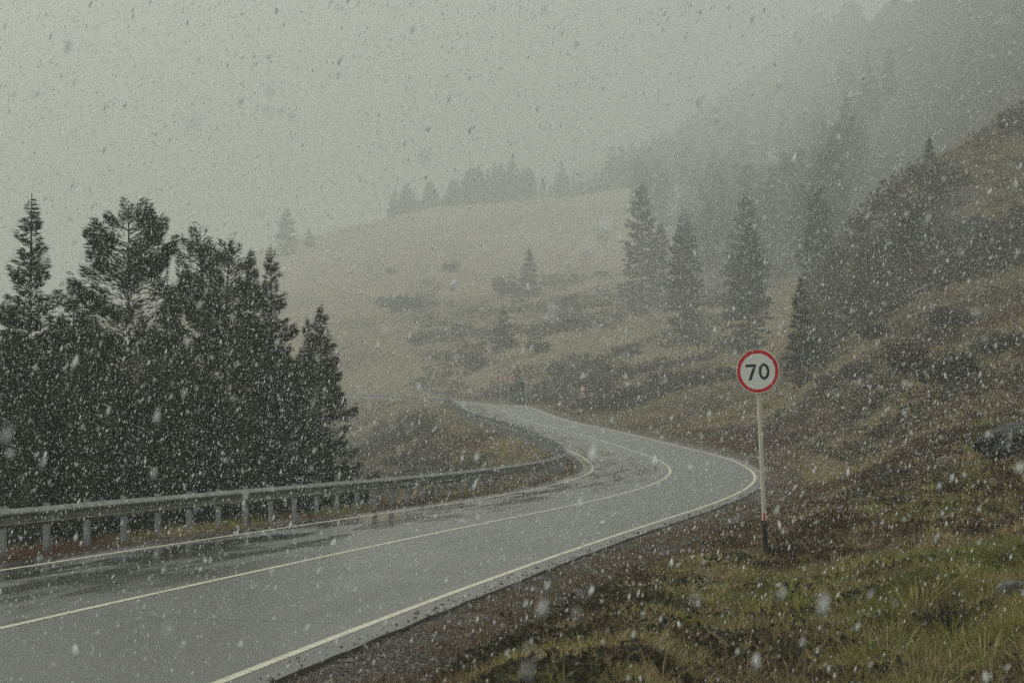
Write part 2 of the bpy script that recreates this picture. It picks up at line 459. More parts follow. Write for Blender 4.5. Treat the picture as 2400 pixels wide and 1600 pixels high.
# small relief
near_b = (fbm(gX * 1.1, gY * .9, 1) - .5) * .40 + (fbm(gX * .24, gY * .22, 5) - .5) * .75
far_b = (fbm(gX * .06, gY * .06, 9) - .5) * 2.6 + (fbm(gX * .016, gY * .016, 11, 4) - .5) * 6.0
fw = sstep(90, 420, gY)
relief = near_b * (1 - .55 * sstep(55, 110, gY)) + far_b * fw
wR = sstep(5.0, 9.0 + .04 * gY, go)
zR = (rz - .16) * (1 - wR) + (tz + relief) * wR + .13 * sstep(4.9, 6.2, go) * (1 - wR)
drop = np.clip(-go - 5.3, 0, None)
zL = rz - .05 - .50 * drop + relief * sstep(.5, 6, drop) * .8
floor_ = -8.5 + (fbm(gX * .03, gY * .03, 21) - .5) * 3 + .010 * gY
zL = np.where(zL > floor_ + 2, zL, floor_ + 2 * np.exp(np.clip((zL - floor_ - 2) / 2, -30, 0)))
zL = np.where(-go < 5.6, np.minimum(zL, rz - .16 + .12 * sstep(4.6, 5.4, -go)), zL)
gZ = np.where(go > 0, zR, zL)
gZ = np.where(np.abs(go) < 4.6, rz - .28, gZ)
gZ = np.where((np.abs(go) >= 4.6) & (np.abs(go) < 5.2), np.minimum(gZ, rz - .16), gZ)
_lgy = np.log(GY)

def grid_lookup(Z, X, Y):
    u = X / Y
    i = np.clip(np.interp(u, GU, np.arange(len(GU))), 0, len(GU) - 1.001)
    j = np.clip((np.log(Y) - _lgy[0]) / (_lgy[1] - _lgy[0]), 0, len(GY) - 1.001)
    a, c = i.astype(int), j.astype(int); fi, fj = i - a, j - c
    return (Z[c, a] * (1 - fi) + Z[c, a + 1] * fi) * (1 - fj) + (Z[c + 1, a] * (1 - fi) + Z[c + 1, a + 1] * fi) * fj
def ground(X, Y): return grid_lookup(gZ, np.asarray(X, float), np.asarray(Y, float))
def offset(X, Y): return grid_lookup(go, np.asarray(X, float), np.asarray(Y, float))

# how straw coloured the ground is (1) or brown and scrubby (0): a matter of what grows where
field = .15 + .80 * sstep(230, 420, gY) * (1 - sstep(.10, .16, gU)) + .15 * sstep(60, 140, gY) * (1 - sstep(.14, .2, gU))
field = field - .9 * sstep(.085, .13, gU) * sstep(380, 520, gY) - .8 * sstep(.120, .15, gU) * sstep(180, 225, gY)
field = np.clip(field * np.where(go < -4, .2, 1) - .45 * sstep(.13, .16, gU) * sstep(200, 240, gY), -.5, 1)
wood = sstep(.055, .10, gU + .02 * (fbm(gX * .006, gY * .006, 61) - .5)) * sstep(430, 560, gY) * .9 + sstep(.05, .1, gU) * sstep(1400, 1550, gY) * .1
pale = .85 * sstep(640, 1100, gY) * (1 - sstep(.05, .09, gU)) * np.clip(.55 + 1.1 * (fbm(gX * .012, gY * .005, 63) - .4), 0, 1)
wood = np.maximum(wood, .9 * sstep(1395, 1470, gY) * (gU > -.05))
# two faint wheel tracks that wander up the far field, and the dirt lane by the chevron board
track = np.zeros_like(gZ)
def add_track(pts, width, strength):
    P = np.array(pts, float)
    t = np.linspace(0, 1, 200); k = np.linspace(0, 1, len(P))
    px = np.interp(t, k, P[:, 0]); Y = np.exp(np.interp(t, k, np.log([far(q) for q in P[:, 1]])))
    px = np.convolve(np.pad(px, 10, mode='edge'), np.ones(21) / 21, 'valid')
    X = (px - CX) / F * Y
    lo, hi = Y.min() * .95, Y.max() * 1.05
    sel = np.where((GY > lo) & (GY < hi))[0]
    sub = slice(sel[0], sel[-1] + 1)
    d = np.full(gX[sub].shape, 1e9)
    for a, c in zip(X, Y):
        d = np.minimum(d, np.hypot(gX[sub] - a, gY[sub] - c))
    track[sub] = np.maximum(track[sub], strength * (1 - sstep(width * .6, width * 1.2, d)))
add_track([(1215, 640), (1160, 760), (1110, 830), (1135, 880), (1200, 925), (1260, 955)], 1.1, .55)
add_track([(1060, 385), (1082, 345), (1100, 322), (1130, 306), (1190, 297)], 1.6, .7)
add_track([(790, 700), (900, 660), (960, 640), (1090, 655), (1210, 640), (1420, 700), (1500, 730)], 2.5, .5)

nr, nc = gX.shape
idx = np.arange(nr * nc).reshape(nr, nc)
Q = np.stack([idx[:-1, :-1], idx[:-1, 1:], idx[1:, 1:], idx[1:, :-1]], -1).reshape(-1, 4)
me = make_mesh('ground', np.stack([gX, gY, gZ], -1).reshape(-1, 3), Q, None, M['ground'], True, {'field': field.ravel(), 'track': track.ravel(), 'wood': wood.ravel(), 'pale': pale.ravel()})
tag(link('ground', me), kind='structure')

# ------------------------------------------------------------------ road surface, shoulders, markings
def strip(name, s0, s1, ds, offs, hs, mat, jitter=None, skirt=0.0):
    s = np.arange(s0, s1 + 1e-6, ds)
    offs = list(offs); hs = list(hs)
    if skirt:
        offs = [offs[0], offs[0]] + offs + [offs[-1], offs[-1]]; hs = [hs[0] - skirt, hs[0]] + hs + [hs[-1], hs[-1] - skirt]
    OO = np.tile(np.array(offs), (len(s), 1)); HH = np.tile(np.array(hs), (len(s), 1))
    SS = np.tile(s[:, None], (1, len(offs)))
    if jitter: OO, HH = jitter(SS, OO, HH)
    P = road_pt(SS.ravel(), OO.ravel()) + np.stack([np.zeros(SS.size), np.zeros(SS.size), HH.ravel()], -1)
    n = len(offs); ix = np.arange(len(s) * n).reshape(-1, n)
    q = np.stack([ix[:-1, :-1], ix[:-1, 1:], ix[1:, 1:], ix[1:, :-1]], -1)
    if skirt: q = np.delete(q, [1, n - 3], axis=1)
    q = q.reshape(-1, 4)
    return make_mesh(name, P, q, None, mat, True, uv=np.stack([SS.ravel(), OO.ravel()], -1))

def edge_wander(SS, OO, HH):
    OO = OO.copy()
    e = np.abs(OO) > 3.95
    OO[e] += np.sign(OO[e]) * ((fbm(SS[e] * .8, OO[e] * 0 + np.sign(OO[e]) * 3, 31) - .5) * .09)
    return OO, HH
offs = [-4.05, -3.4, -2.6, -1.8, -.9, 0, .9, 1.8, 2.6, 3.4, 4.02]
me = strip('road', -20, 690, .5, offs, [-.004 * abs(o) for o in offs], M['asphalt'], edge_wander, .14)
tag(link('road', me), kind='structure')

def line(name, o, w, s0=-20, s1=690):
    def jit(SS, OO, HH):
        return OO + (fbm(SS * .5, OO * 0, 41) - .5) * .012, HH
    tag(link(name, strip(name, s0, s1, .5, [o - w / 2, o + w / 2], [-.004 * abs(o) + .004] * 2, M['road_paint'], jit)), kind='structure')
line('road_marking', 0.0, .10)
line('road_marking', W, .11)
line('road_marking', -W, .10)

def bumpy(SS, OO, HH):
    return OO + (fbm(SS * .7, OO * .7, 51) - .5) * .1, HH + (fbm(SS * 2.5, OO * 2.5, 53) - .5) * .07
me = strip('shoulder', -20, 690, .3, [3.8, 4.0, 4.2, 4.4, 4.7, 5.0, 5.3, 5.7], [-.13, -.08, -.06, -.06, -.07, -.08, -.12, -.28], M['gravel'], bumpy)
tag(link('shoulder', me), kind='structure')
me = strip('shoulder', -20, 690, .3, [-5.6, -5.3, -5.0, -4.7, -4.4, -4.15, -3.85], [-.24, -.10, -.06, -.05, -.06, -.08, -.13], M['gravel'], bumpy)
tag(link('shoulder', me), kind='structure')

# ------------------------------------------------------------------ stones on the shoulder and crumbs on the asphalt edge (uncountable)
def scatter_solids(name, P, size, mat, squash=.6):
    n = len(P)
    base = np.array([[1, 0, 0], [-.5, .87, 0], [-.5, -.87, 0], [0, 0, 1], [0, 0, -.6]], float)
    tri = np.array([[0, 1, 3], [1, 2, 3], [2, 0, 3], [1, 0, 4], [2, 1, 4], [0, 2, 4]])
    V = base[None] * (1 + (rng.random((n, 5, 3)) - .5) * .7) * size[:, None, None]
    V[:, :, 2] *= squash
    a = rng.random(n) * 6.28
    c, s = np.cos(a)[:, None], np.sin(a)[:, None]
    x, y = V[:, :, 0] * c - V[:, :, 1] * s, V[:, :, 0] * s + V[:, :, 1] * c
    V = np.stack([x, y, V[:, :, 2]], -1) + P[:, None]
    T = (tri[None] + (np.arange(n) * 5)[:, None, None]).reshape(-1, 3)
    return link(name, make_mesh(name, V.reshape(-1, 3), None, T, mat))
n = 42000
s = 2 + 75 * rng.random(n) ** 1.3
o = np.where(rng.random(n) < .8, rng.uniform(4.05, 5.3, n), rng.uniform(-5.2, -4.1, n))
o = np.where(rng.random(n) < .012, 3.62 + .42 * rng.random(n) ** .5, o)
P = road_pt(s, o); P[:, 2] += np.where((o < 4.02) & (o > 0), -.01, -.055)
tag(scatter_solids('gravel', P, np.exp(rng.normal(math.log(.016), .5, n)), M['stone']), kind='stuff')

# ------------------------------------------------------------------ guardrail
prof = [(0, .312), (.012, .314), (.083, .247), (.088, .228), (.083, .212), (.006, .168), (0, .155), (0, .105), (.006, .096), (.080, .078), (.086, .066), (.083, .050), (.006, .004), (0, 0)]
guard = empty('guardrail', tuple(road_pt(30, -GO)), 'long galvanised crash barrier on steel posts along the inside edge of the road', 'guardrail')
GL = Vector(guard.location)
def beam_mesh(s0, s1, ds, lift):
    ss = np.linspace(s0, s1, max(2, int(round((s1 - s0) / ds)) + 1))
    n = len(prof)
    V = []
    for o_, z_ in prof:
        V.append(road_pt(ss, np.full(len(ss), -GO + o_ + lift * (1 if z_ > .002 else 0)), .436 + z_ + (lift if z_ > .3 else 0)))
    V = np.stack(V, 1)
    back = V.copy()
    th = np.interp(ss, S, TH)
    back[:, :, 0] -= np.cos(th)[:, None] * .005; back[:, :, 1] += np.sin(th)[:, None] * .005
    V = np.concatenate([V, back[:, ::-1]], 1) - np.array(GL)
    m_ = 2 * n
    ix = np.arange(len(ss) * m_).reshape(-1, m_)
    nx = np.roll(ix, -1, 1)
    q = np.stack([ix[:-1], ix[1:], nx[1:], nx[:-1]], -1).reshape(-1, 4)
    return make_mesh('beam', V.reshape(-1, 3), q, None, M['steel'], False)
for k in range(100):
    s0 = 16 + 4 * k
    link('beam', beam_mesh(s0 - .16, s0 + 4.0, 1.0, .006 if k % 2 else .0), guard)
o_ = link('beam', beam_mesh(416, 560, 3, 0), guard); tag(o_, kind='stuff')
def post_at(mb, s):
    p = road_pt(s, -GO - .07) - np.array(GL)
    th = -float(np.interp(s, S, TH))
    cr, sr = math.cos(th), math.sin(th)
    def loc(x, y, z): return p + np.array([x * cr - y * sr, x * sr + y * cr, z])
    lean = random.uniform(-.01, .01)
    for dx, dy, w_, d_ in ((0, -.055, .10, .006), (-.047, 0, .006, .104), (.047, 0, .006, .104)):
        mb.box(loc(dx, dy, .18), (w_, d_, 1.22), th)
    mb.box(loc(.06, 0, .58), (.03, .09, .16), th)
random.seed(4)
for k in range(100):
    mb = MB(); post_at(mb, 17 + 2 * k); mb.build('post', M['post_steel'], guard)
mb = MB()
for k in range(100, 262): post_at(mb, 17 + 2 * k)
tag(mb.build('post', M['post_steel'], guard), kind='stuff')
for k in range(60):
    s0 = 19.6 + 4 * k
    p = road_pt(s0, -GO + .035) - np.array(GL); th = -float(np.interp(s0, S, TH))
    mb = MB()
    q_ = np.array([[0, -.035, .555], [0, .045, .565], [0, .045, .635], [0, -.035, .655]])
    q_ = np.concatenate([q_, q_ + [.012, 0, 0]])
    # the little trapezoid stands out from the valley of the beam and faces the traffic
    rot = np.array([[0, 1, 0], [-1, 0, 0], [0, 0, 1]])
    q_ = q_ @ rot
    cr, sr = math.cos(th), math.sin(th)
    q_ = q_ @ np.array([[cr, sr, 0], [-sr, cr, 0], [0, 0, 1]]) + p
    mb.add(q_, [[0, 1, 2, 3], [7, 6, 5, 4], [0, 4, 5, 1], [1, 5, 6, 2], [2, 6, 7, 3], [3, 7, 4, 0]])
    mb.build('reflector', M['reflector'], guard)

# ------------------------------------------------------------------ signs
def digit7(mb, x, z, w, h, t, y0, y1):
    mb.plate([(x, z + h), (x + w, z + h), (x + w, z + h - t * .95), (x, z + h - t * .95)], y0, y1)
    mb.plate([(x + w - t * 1.12, z + h - t * .95), (x + w, z + h - t * .95), (x + w * .52, z), (x + w * .52 - t * 1.15, z)], y0, y1)
def digit0(mb, x, z, w, h, t, y0, y1):
    mb.ring(x + w / 2, z + h / 2, w / 2, h / 2, w / 2 - t, h / 2 - t, y0, y1, 48)
def digit5(mb, x, z, w, h, t, y0, y1):
    mb.plate([(x + w * .12, z + h), (x + w * .92, z + h), (x + w * .92, z + h - t), (x + w * .12, z + h - t)], y0, y1)
    mb.plate([(x + w * .12, z + h - t), (x + w * .12 + t, z + h - t), (x + w * .08 + t, z + h * .48), (x + w * .06, z + h * .48)], y0, y1)
    # bowl
    n = 20; cx_, cz_ = x + w * .48, z + h * .31
    ao, bo = w * .5, h * .31
    a0, a1 = R(135), R(-150)
    tt = np.linspace(a0, a1, n)
    V = []
    for t_ in tt:
        for yy in (y0, y1):
            V += [[cx_ + ao * math.cos(t_), yy, cz_ + bo * math.sin(t_)], [cx_ + (ao - t) * math.cos(t_), yy, cz_ + (bo - t) * math.sin(t_)]]
    q = []
    for i in range(n - 1):
        a, c = i * 4, i * 4 + 4
        q += [[a, a + 1, c + 1, c], [a, c, c + 2, a + 2], [a + 1, a + 3, c + 3, c + 1]]
    mb.add(V, q)

Ys = 38.8
Xs = x_at(1795, Ys); Zs = float(ground(Xs, Ys))
lean = -R(2.3)
zc_disc = height_at(867, Ys) - Zs                      # height of the disc centre above the ground
sg = empty('speed_sign', (Xs, Ys, Zs - .02), 'round white sign reading 70 in a red ring, on a leaning white post', 'road sign', None, (0, lean, 0))
POST_H = zc_disc / math.cos(lean) + .10
pt = MB(); pt.tube((0, 0, .58), (0, 0, POST_H), .037, .037, 24)
post = pt.build('post', M['white_paint'], sg, True)
b_ = MB(); b_.tube((0, 0, -.45), (0, 0, .58), .0375, .0375, 24); bb = b_.build('post_base', M['post_black'], sg, True)
bb['label'] = 'black painted foot of the post'
rm = MB()
ang = np.linspace(R(-95), R(-52), 6) - R(20)
V = []
for a in ang:
    for r_ in (.0375, .0395):
        for z_ in (.583, .70): V.append([r_ * math.cos(a), r_ * math.sin(a), z_])
q = []
for i in range(5):
    a, c = i * 4, i * 4 + 4
    q += [[a + 2, c + 2, c + 3, a + 3], [a, a + 1, c + 1, c], [a + 1, a + 3, c + 3, c + 1], [a, c, c + 2, a + 2]]
q += [[0, 2, 3, 1], [20, 21, 23, 22]]
rm.add(V, q); rm.build('red_tape', M['sign_red'], post)
YAW = R(-20)
face = MB()
t = np.arange(96) / 96 * 2 * math.pi
face.plate([(.35 * math.cos(a), .35 * math.sin(a)) for a in t], -.012, .0)
fo = face.build('sign_face', M['sign_white'], sg, False)
fo.rotation_euler = (0, 0, YAW); fo.location = (-.005, -.058, zc_disc / math.cos(lean))
rg = MB(); rg.ring(0, 0, .342, .342, .288, .288, -.0150, -.0125, 96); rg.build('red_ring', M['sign_red'], fo)
dg = MB()
digit7(dg, -.196, -.142, .168, .258, .043, -.0155, -.0125)
dg.build('digit', M['sign_black'], fo)
dg = MB()
digit0(dg, .018, -.136, .172, .260, .041, -.0155, -.0125)
dg.build('digit', M['sign_black'], fo)
rim = MB(); rim.ring(0, 0, .353, .353, .345, .345, -.016, .006, 96); rim.build('rim', M['sign_white'], fo)
br = MB()
for z_ in (-.16, .16):
    br.box((0, .012, z_), (.30, .02, .03)); br.box((0, .050, z_), (.09, .055, .035))
br.build('bracket', M['sign_back'], fo)

# red and white chevron board
Yc = 300.0
Xc = x_at(1184, Yc, 7); Zc = float(ground(Xc, Yc))
zb = height_at(886.5, Yc) - Zc
cb = empty('chevron_board', (Xc, Yc, Zc), 'long red board of four white chevrons pointing left, on two posts beyond the far bend', 'road sign', None, (0, 0, R(3)))
hw = 22 / F * Yc; hh = 6.2 / F * Yc
mb = MB(); mb.plate([(-hw, zb - hh), (hw, zb - hh), (hw, zb + hh), (-hw, zb + hh)], -.02, .01)
bd = mb.build('board', M['sign_white'], cb)
for k in range(4):
    mb = MB(); w_ = hw * 2 / 4; x0 = -hw + k * w_ + w_ * .05
    i_ = .92 * hh
    mb.plate([(x0 + .04, zb), (x0 + w_ * .42, zb + i_), (x0 + w_ * .90, zb + i_), (x0 + w_ * .52, zb), ], -.026, -.021)
    mb.plate([(x0 + .04, zb), (x0 + w_ * .52, zb), (x0 + w_ * .90, zb - i_), (x0 + w_ * .42, zb - i_), ], -.026, -.021)
    mb.build('red_chevron', M['sign_red'], bd)
for px in (1173.5, 1192.5):
    mb = MB(); x_ = (px - 1184) / F * Yc; mb.tube((x_, .06, -.5), (x_, .06, zb + hh * .8), .055, .055, 10); mb.build('post', M['white_paint'], cb, True)

# two white posts with a small panel, seen from behind, beside the chevron board
Xp = x_at(1239, 305, 7); Zp = float(ground(Xp, 305))
pb = empty('sign_back', (Xp, 305, Zp), 'two thin white posts carrying a small blue grey panel, right of the chevron board', 'road sign')
ht = height_at(883, 305) - Zp
for dx in (-.295, .295):
    mb = MB(); mb.tube((dx, 0, -.5), (dx, 0, ht + .05), .05, .05, 10); mb.build('post', M['white_paint'], pb, True)
mb = MB(); mb.box((-.02, -.07, ht - .22), (.66, .025, .34)); pn = mb.build('panel', M['sign_back'], pb)
mb = MB(); mb.box((-.02, -.03, ht - .12), (.7, .03, .04)); mb.box((-.02, -.03, ht - .32), (.7, .03, .04)); mb.build('bracket', M['sign_back'], pb)

# warning triangle over a 50 roundel
Yw = 268.0
Xw = x_at(1365, Yw, 5); Zw = float(ground(Xw, Yw))
ws = empty('warning_sign', (Xw, Yw, Zw), 'small post with a red edged warning triangle above a round sign reading 50', 'road sign', None, (0, 0, R(4)))
z50 = height_at(924.5, Yw) - Zw; zt = height_at(909.5, Yw) - Zw
mb = MB(); mb.tube((0, .06, -.5), (0, .06, zt + .2), .04, .04, 12); mb.build('post', M['white_paint'], ws, True)
mb = MB(); t = np.arange(40) / 40 * 2 * math.pi
mb.plate([(.31 * math.cos(a), z50 + .31 * math.sin(a)) for a in t], -.01, .01); rd = mb.build('roundel', M['sign_white'], ws)
mb = MB(); mb.ring(0, z50, .305, .305, .265, .265, -.016, -.011, 40); mb.build('red_ring', M['sign_red'], rd)
mb = MB(); digit5(mb, -.17, z50 - .13, .15, .26, .042, -.017, -.011); mb.build('digit', M['sign_black'], rd)
mb = MB(); digit0(mb, .02, z50 - .13, .15, .26, .042, -.017, -.011); mb.build('digit', M['sign_black'], rd)
mb = MB(); tr_ = [(-.44, zt - .30), (.44, zt - .30), (0, zt + .42)]
mb.plate(tr_, -.01, .01); wt = mb.build('triangle', M['sign_red'], ws)
mb = MB(); mb.plate([(-.31, zt - .225), (.31, zt - .225), (0, zt + .28)], -.016, -.011); wp = mb.build('triangle_panel', M['sign_white'], wt)
mb = MB(); mb.plate([(-.035, zt - .09), (.035, zt - .09), (.05, zt + .13), (-.05, zt + .13)], -.022, -.017); mb.plate([(-.04, zt - .19), (.04, zt - .19), (.04, zt - .12), (-.04, zt - .12)], -.022, -.017)
mb.build('exclamation_mark', M['sign_black'], wt)

# ------------------------------------------------------------------ conifers
def unit(v): return v / (np.linalg.norm(v, axis=-1, keepdims=True) + 1e-9)

def conifer(seed, H, Rm, n_elem, el=(.22, .07), style='spruce', whorl=.34, droop=.25, ragged=.25, tops=((0, 0, 1.0),), base=.03):
    """returns trunk (V,q,t) and crown (V,q,tint): whorls of curved branches set with needle sprays"""
    g = np.random.default_rng(seed)
    tb = MB(); CV = []; 
    org, dirs, Ls, hs, up0 = [], [], [], [], []
    for (tx, ty, th_) in tops:
        h_top = H * th_
        nseg = 8
        for i in range(nseg):
            a, c = i / nseg, (i + 1) / nseg
            f1 = lambda q: np.array([tx * q ** 1.2 + .03 * math.sin(q * 7 + seed), ty * q ** 1.2 + .03 * math.cos(q * 6 + seed), h_top * q])
            r = lambda q: max(.012, .0125 * H * (1 - q) ** .85)
            tb.tube(f1(a), f1(c), r(a), r(c), 8, cap=(i == nseg - 1))
        z = H * base
        while z < h_top * .985:
            t = z / h_top
            if style == 'spruce':
                prof_ = (1 - t) ** .95 * (.30 + .70 * min(1, (t + .22) / .34)) + .018
            elif style == 'column':
                prof_ = min(1, (1 - t) * 1.6) ** .75 * (.75 + .25 * min(1, t / .15)) + .02
            else:   # round-headed pine
                prof_ = math.sqrt(max(0, 1 - t ** 4.5)) * (.75 + .25 * min(1, (t + .1) / .3)) + .04
            nb = g.integers(5, 9) if style != 'pine' else g.integers(4, 7)
            for _ in range(nb):
                az = g.random() * 6.283
                L = Rm * prof_ * (1 - ragged + 2 * ragged * g.random() ** 1.4)
                q = t
                org.append([tx * q ** 1.2, ty * q ** 1.2, z + g.normal(0, .06)])
                dirs.append([math.cos(az), math.sin(az), 0]); Ls.append(L); hs.append(t)
                if style == 'pine': up0.append(.05 + .45 * t + g.normal(0, .13))
                else: up0.append(-droop * (1 - t) + .55 * t ** 2 + g.normal(0, .10))
            z += whorl * (.55 + .75 * g.random()) * (1 - .45 * t)
    org, dirs, Ls, hs, up0 = map(np.array, (org, dirs, Ls, hs, up0))
    nb = len(Ls)
    curve2 = np.where(hs < .8, .18, .05) + g.normal(0, .06, nb)
    def along(bi, u):
        return org[bi] + dirs[bi] * (Ls[bi] * u)[:, None] + np.stack([0 * u, 0 * u, Ls[bi] * (up0[bi] * u + curve2[bi] * u * u)], -1)
    # wood of the branches
    for i in range(nb):
        if Ls[i] < .35: continue
        p = along(np.array([i, i, i]), np.array([0, .5, .92]))
        r0 = .010 + .011 * Ls[i]
        tb.tube(p[0], p[1], r0, r0 * .6, 4, cap=False); tb.tube(p[1], p[2], r0 * .6, .004, 4, cap=False)
    # needle sprays
    wgt = Ls ** 1.55 + .010; wgt /= wgt.sum()
    bi = g.choice(nb, n_elem, p=wgt)
    u = g.random(n_elem) ** (.62 if style != 'pine' else .45)
    u = .10 + .92 * u
    c = along(bi, u)
    lat = np.stack([-dirs[bi][:, 1], dirs[bi][:, 0], np.zeros(n_elem)], -1)
    side = g.uniform(-1, 1, n_elem)
    # twigs gather at nodes, so that gaps stay open between the sprays
    node = np.round(u * 9 + .35 * np.sin(bi * 2.1)) / 9
    c = along(bi, np.clip(.5 * u + .5 * node, .05, 1.03))
    wid = Ls[bi] * (.34 * np.sin(np.pi * np.clip(.12 + .80 * u, 0, 1))) * (1.0 if style != 'pine' else .8)
    wid = np.minimum(wid, .75)
    c = c + lat * (side * wid)[:, None] + dirs[bi] * (np.abs(side) * wid * .55)[:, None]
    c[:, 2] += g.normal(0, .05 if style != 'pine' else .11, n_elem) - np.abs(side) * wid * (.22 if style != 'pine' else -.25)
    d = unit(dirs[bi] * (.8 + g.random(n_elem)[:, None]) + lat * (np.sign(side) * (.3 + .8 * np.abs(side)))[:, None]
             + np.stack([0 * u, 0 * u, (g.normal(.10, .30, n_elem) if style != 'pine' else g.normal(.55, .5, n_elem))], -1))
    rv = unit(g.normal(0, 1, (n_elem, 3))); w = unit(np.cross(d, rv))
    sc = .6 + .8 * g.random(n_elem)
    l = (el[0] * sc)[:, None]; ww = (el[1] * sc)[:, None]
    V = np.stack([c - d * l * .5, c - d * l * .05 + w * ww * .5, c + d * l * .55, c - d * l * .05 - w * ww * .5], 1)
    tint = np.repeat(np.clip(g.normal(.42, .22, n_elem) + .12 * (u - .5), 0, 1), 4)
    # leading shoots
    q = np.arange(n_elem * 4).reshape(-1, 4)
    return tb, V.reshape(-1, 3), q, tint

def conifer_meshes(seed, needles='needles', **kw):
    tb, V, q, tint = conifer(seed, **kw)
    tm = tb.mesh('trunk', M['bark'])
    cm = make_mesh('crown', V, q, None, M[needles], False, {'tint': tint})
    return tm, cm

def place_tree(meshes, name, px, Y, top_y, H, label, group=None, rz=None, wide=1.0, cat='tree', sink=.15):
    tm, cm = meshes
    X = x_at(px, Y); z = float(ground(X, Y)); X = x_at(px, Y, z)
    z = float(ground(X, Y)) - sink
    sc = (height_at(top_y, Y) - z) / H
    r = empty(name, (X, Y, z), label, cat, group, (0, 0, random.uniform(0, 6.28) if rz is None else rz), (sc * wide, sc * wide, sc))
    link('trunk', tm, r); link('crown', cm, r)
    return r
random.seed(11)
NE = 64000
GN = 'conifers below the crash barrier'
sp1 = conifer_meshes(101, H=13, Rm=2.2, n_elem=NE, el=(.21, .032), whorl=.32, droop=.06, ragged=.40)
sp2 = conifer_meshes(102, H=13, Rm=2.4, n_elem=NE, el=(.21, .033), whorl=.30, droop=.2, ragged=.28)
sp3 = conifer_meshes(103, H=9, Rm=2.0, n_elem=48000, el=(.17, .028), whorl=.27, droop=.06, ragged=.33)
pn1 = conifer_meshes(104, 'needles_pine', H=13, Rm=1.45, n_elem=NE - 8000, el=(.19, .032), style='pine', whorl=.42, ragged=.26)
pn2 = conifer_meshes(105, 'needles_pine', H=12.5, Rm=1.08, n_elem=NE - 10000, el=(.19, .032), style='pine', whorl=.40, ragged=.36, tops=((-.45, 0, 1.0), (.50, .1, .97)))
place_tree(sp1, 'spruce_tree', 66, 66, 452, 13, 'tall dark spruce with a slender open spire, at the left edge of the photo', GN, .4)
place_tree(pn1, 'pine_tree', 296, 70, 482, 13, 'broad round topped pine with upswept branches and sky showing through its head', GN, 1.0, 1.17)
place_tree(pn2, 'pine_tree', 500, 76, 532, 12.5, 'twin topped conifer between the broad pine and the slim spires', GN, 0.0, 1.0)
place_tree(sp2, 'spruce_tree', 586, 79, 580, 13, 'dark spruce with a short blunt top, just left of the slender spire by the valley', GN, 2.0, .85)
place_tree(sp1, 'spruce_tree', 634, 82, 570, 13, 'slim spruce spire rising at the right end of the tall dark trees', GN, 3.1, .95)
place_tree(sp3, 'spruce_tree', 750, 84, 713, 9, 'smaller pointed spruce standing apart at the right end of the dark trees', GN, 1.2, .98)
place_tree(sp3, 'spruce_tree', 718, 88, 742, 9, 'thin spruce tip showing just left of the small pointed spruce', GN, 4.2, .6)
place_tree(sp3, 'spruce_tree', 168, 74, 662, 9, 'small green spruce tip in the gap between the tall spruce and the broad pine', GN, 5.0, 1.15)
place_tree(sp2, 'spruce_tree', 205, 80, 690, 13, 'lower spruce filling the gap left of the broad pine', GN, 0.3, 1.2)
place_tree(sp2, 'spruce_tree', 395, 80, 690, 13, 'lower spruce filling the gap between the broad pine and the twin topped conifer', GN, 5.4, 1.25)
place_tree(sp2, 'spruce_tree', -70, 68, 640, 13, 'spruce cut off by the left edge of the photo', GN, 4.0, 1.1)
place_tree(sp3, 'spruce_tree', 335, 92, 740, 9, 'dark spruce filling the hollow right of the trunk of the broad pine', GN, 1.1, 1.5)
place_tree(sp2, 'spruce_tree', 20, 88, 720, 13, 'shadowy spruce filling the gap behind the tall spruce at the left edge', GN, 2.4, 1.5)
place_tree(sp3, 'spruce_tree', 672, 78, 830, 9, 'dense low spruce at the foot of the slim spire', GN, 2.2, 1.3)
place_tree(sp3, 'spruce_tree', 90, 60, 880, 9, 'bushy young spruce low behind the crash barrier below the tall spruce', GN, 0.8, 1.45)
place_tree(sp3, 'spruce_tree', 290, 63, 905, 9, 'bushy young spruce low behind the crash barrier below the broad pine', GN, 2.8, 1.5)
place_tree(sp3, 'spruce_tree', 500, 68, 890, 9, 'bushy young spruce low behind the crash barrier below the twin topped conifer', GN, 3.8, 1.5)

# trees out on the misty slopes
GM = 'lone spruces on the misty slope'
md = [conifer_meshes(200 + i, H=16, Rm=r_, n_elem=7000, el=(.50, .17), style=st, whorl=.6, droop=.3, ragged=.26) for i, (r_, st) in enumerate(((2.7, 'column'), (3.0, 'spruce'), (2.5, 'column'), (3.4, 'spruce')))]
md2 = conifer_meshes(210, H=16, Rm=2.4, n_elem=9000, el=(.45, .16), style='column', whorl=.6, droop=.25, ragged=.3, tops=((-.7, 0, 1.0), (1.1, .2, .99)))
def mid(k, px, base_y, top_y, label, Y, hw_px, m_=None):
    H = 16; Y = far(Y)
    X = x_at(px, Y); z = float(ground(X, Y))
    hgt = height_at(top_y, Y) - z
    rad = hw_px / F * Y
    Rm_ = (2.7, 3.0, 2.5, 3.4, 3.2)[k]
    wide = (rad / Rm_) / (hgt / H)
    return place_tree(m_ or md[k], 'spruce_tree', px, Y, top_y, H, label, GM, None, wide * 1.1)
mid(0, 1505, 650, 428, 'tall grey spruce fading in the mist, tallest at the middle of the slope', 520, 40)
mid(2, 1548, 650, 515, 'slender fainter spruce close behind the tall grey spruce', 545, 24)
mid(2, 1604, 785, 490, 'narrow dark spruce with a ragged spire, above and left of the round sign', 425, 38)
mid(2, 1755, 815, 525, 'column shaped spruce standing directly above the round sign', 335, 42)
mid(0, 1748, 700, 455, 'paler spruce just behind the column shaped spruce above the round sign', 430, 45)
mid(4, 1918, 650, 430, 'double topped spruce at the left foot of the steep hill', 370, 46, md2)
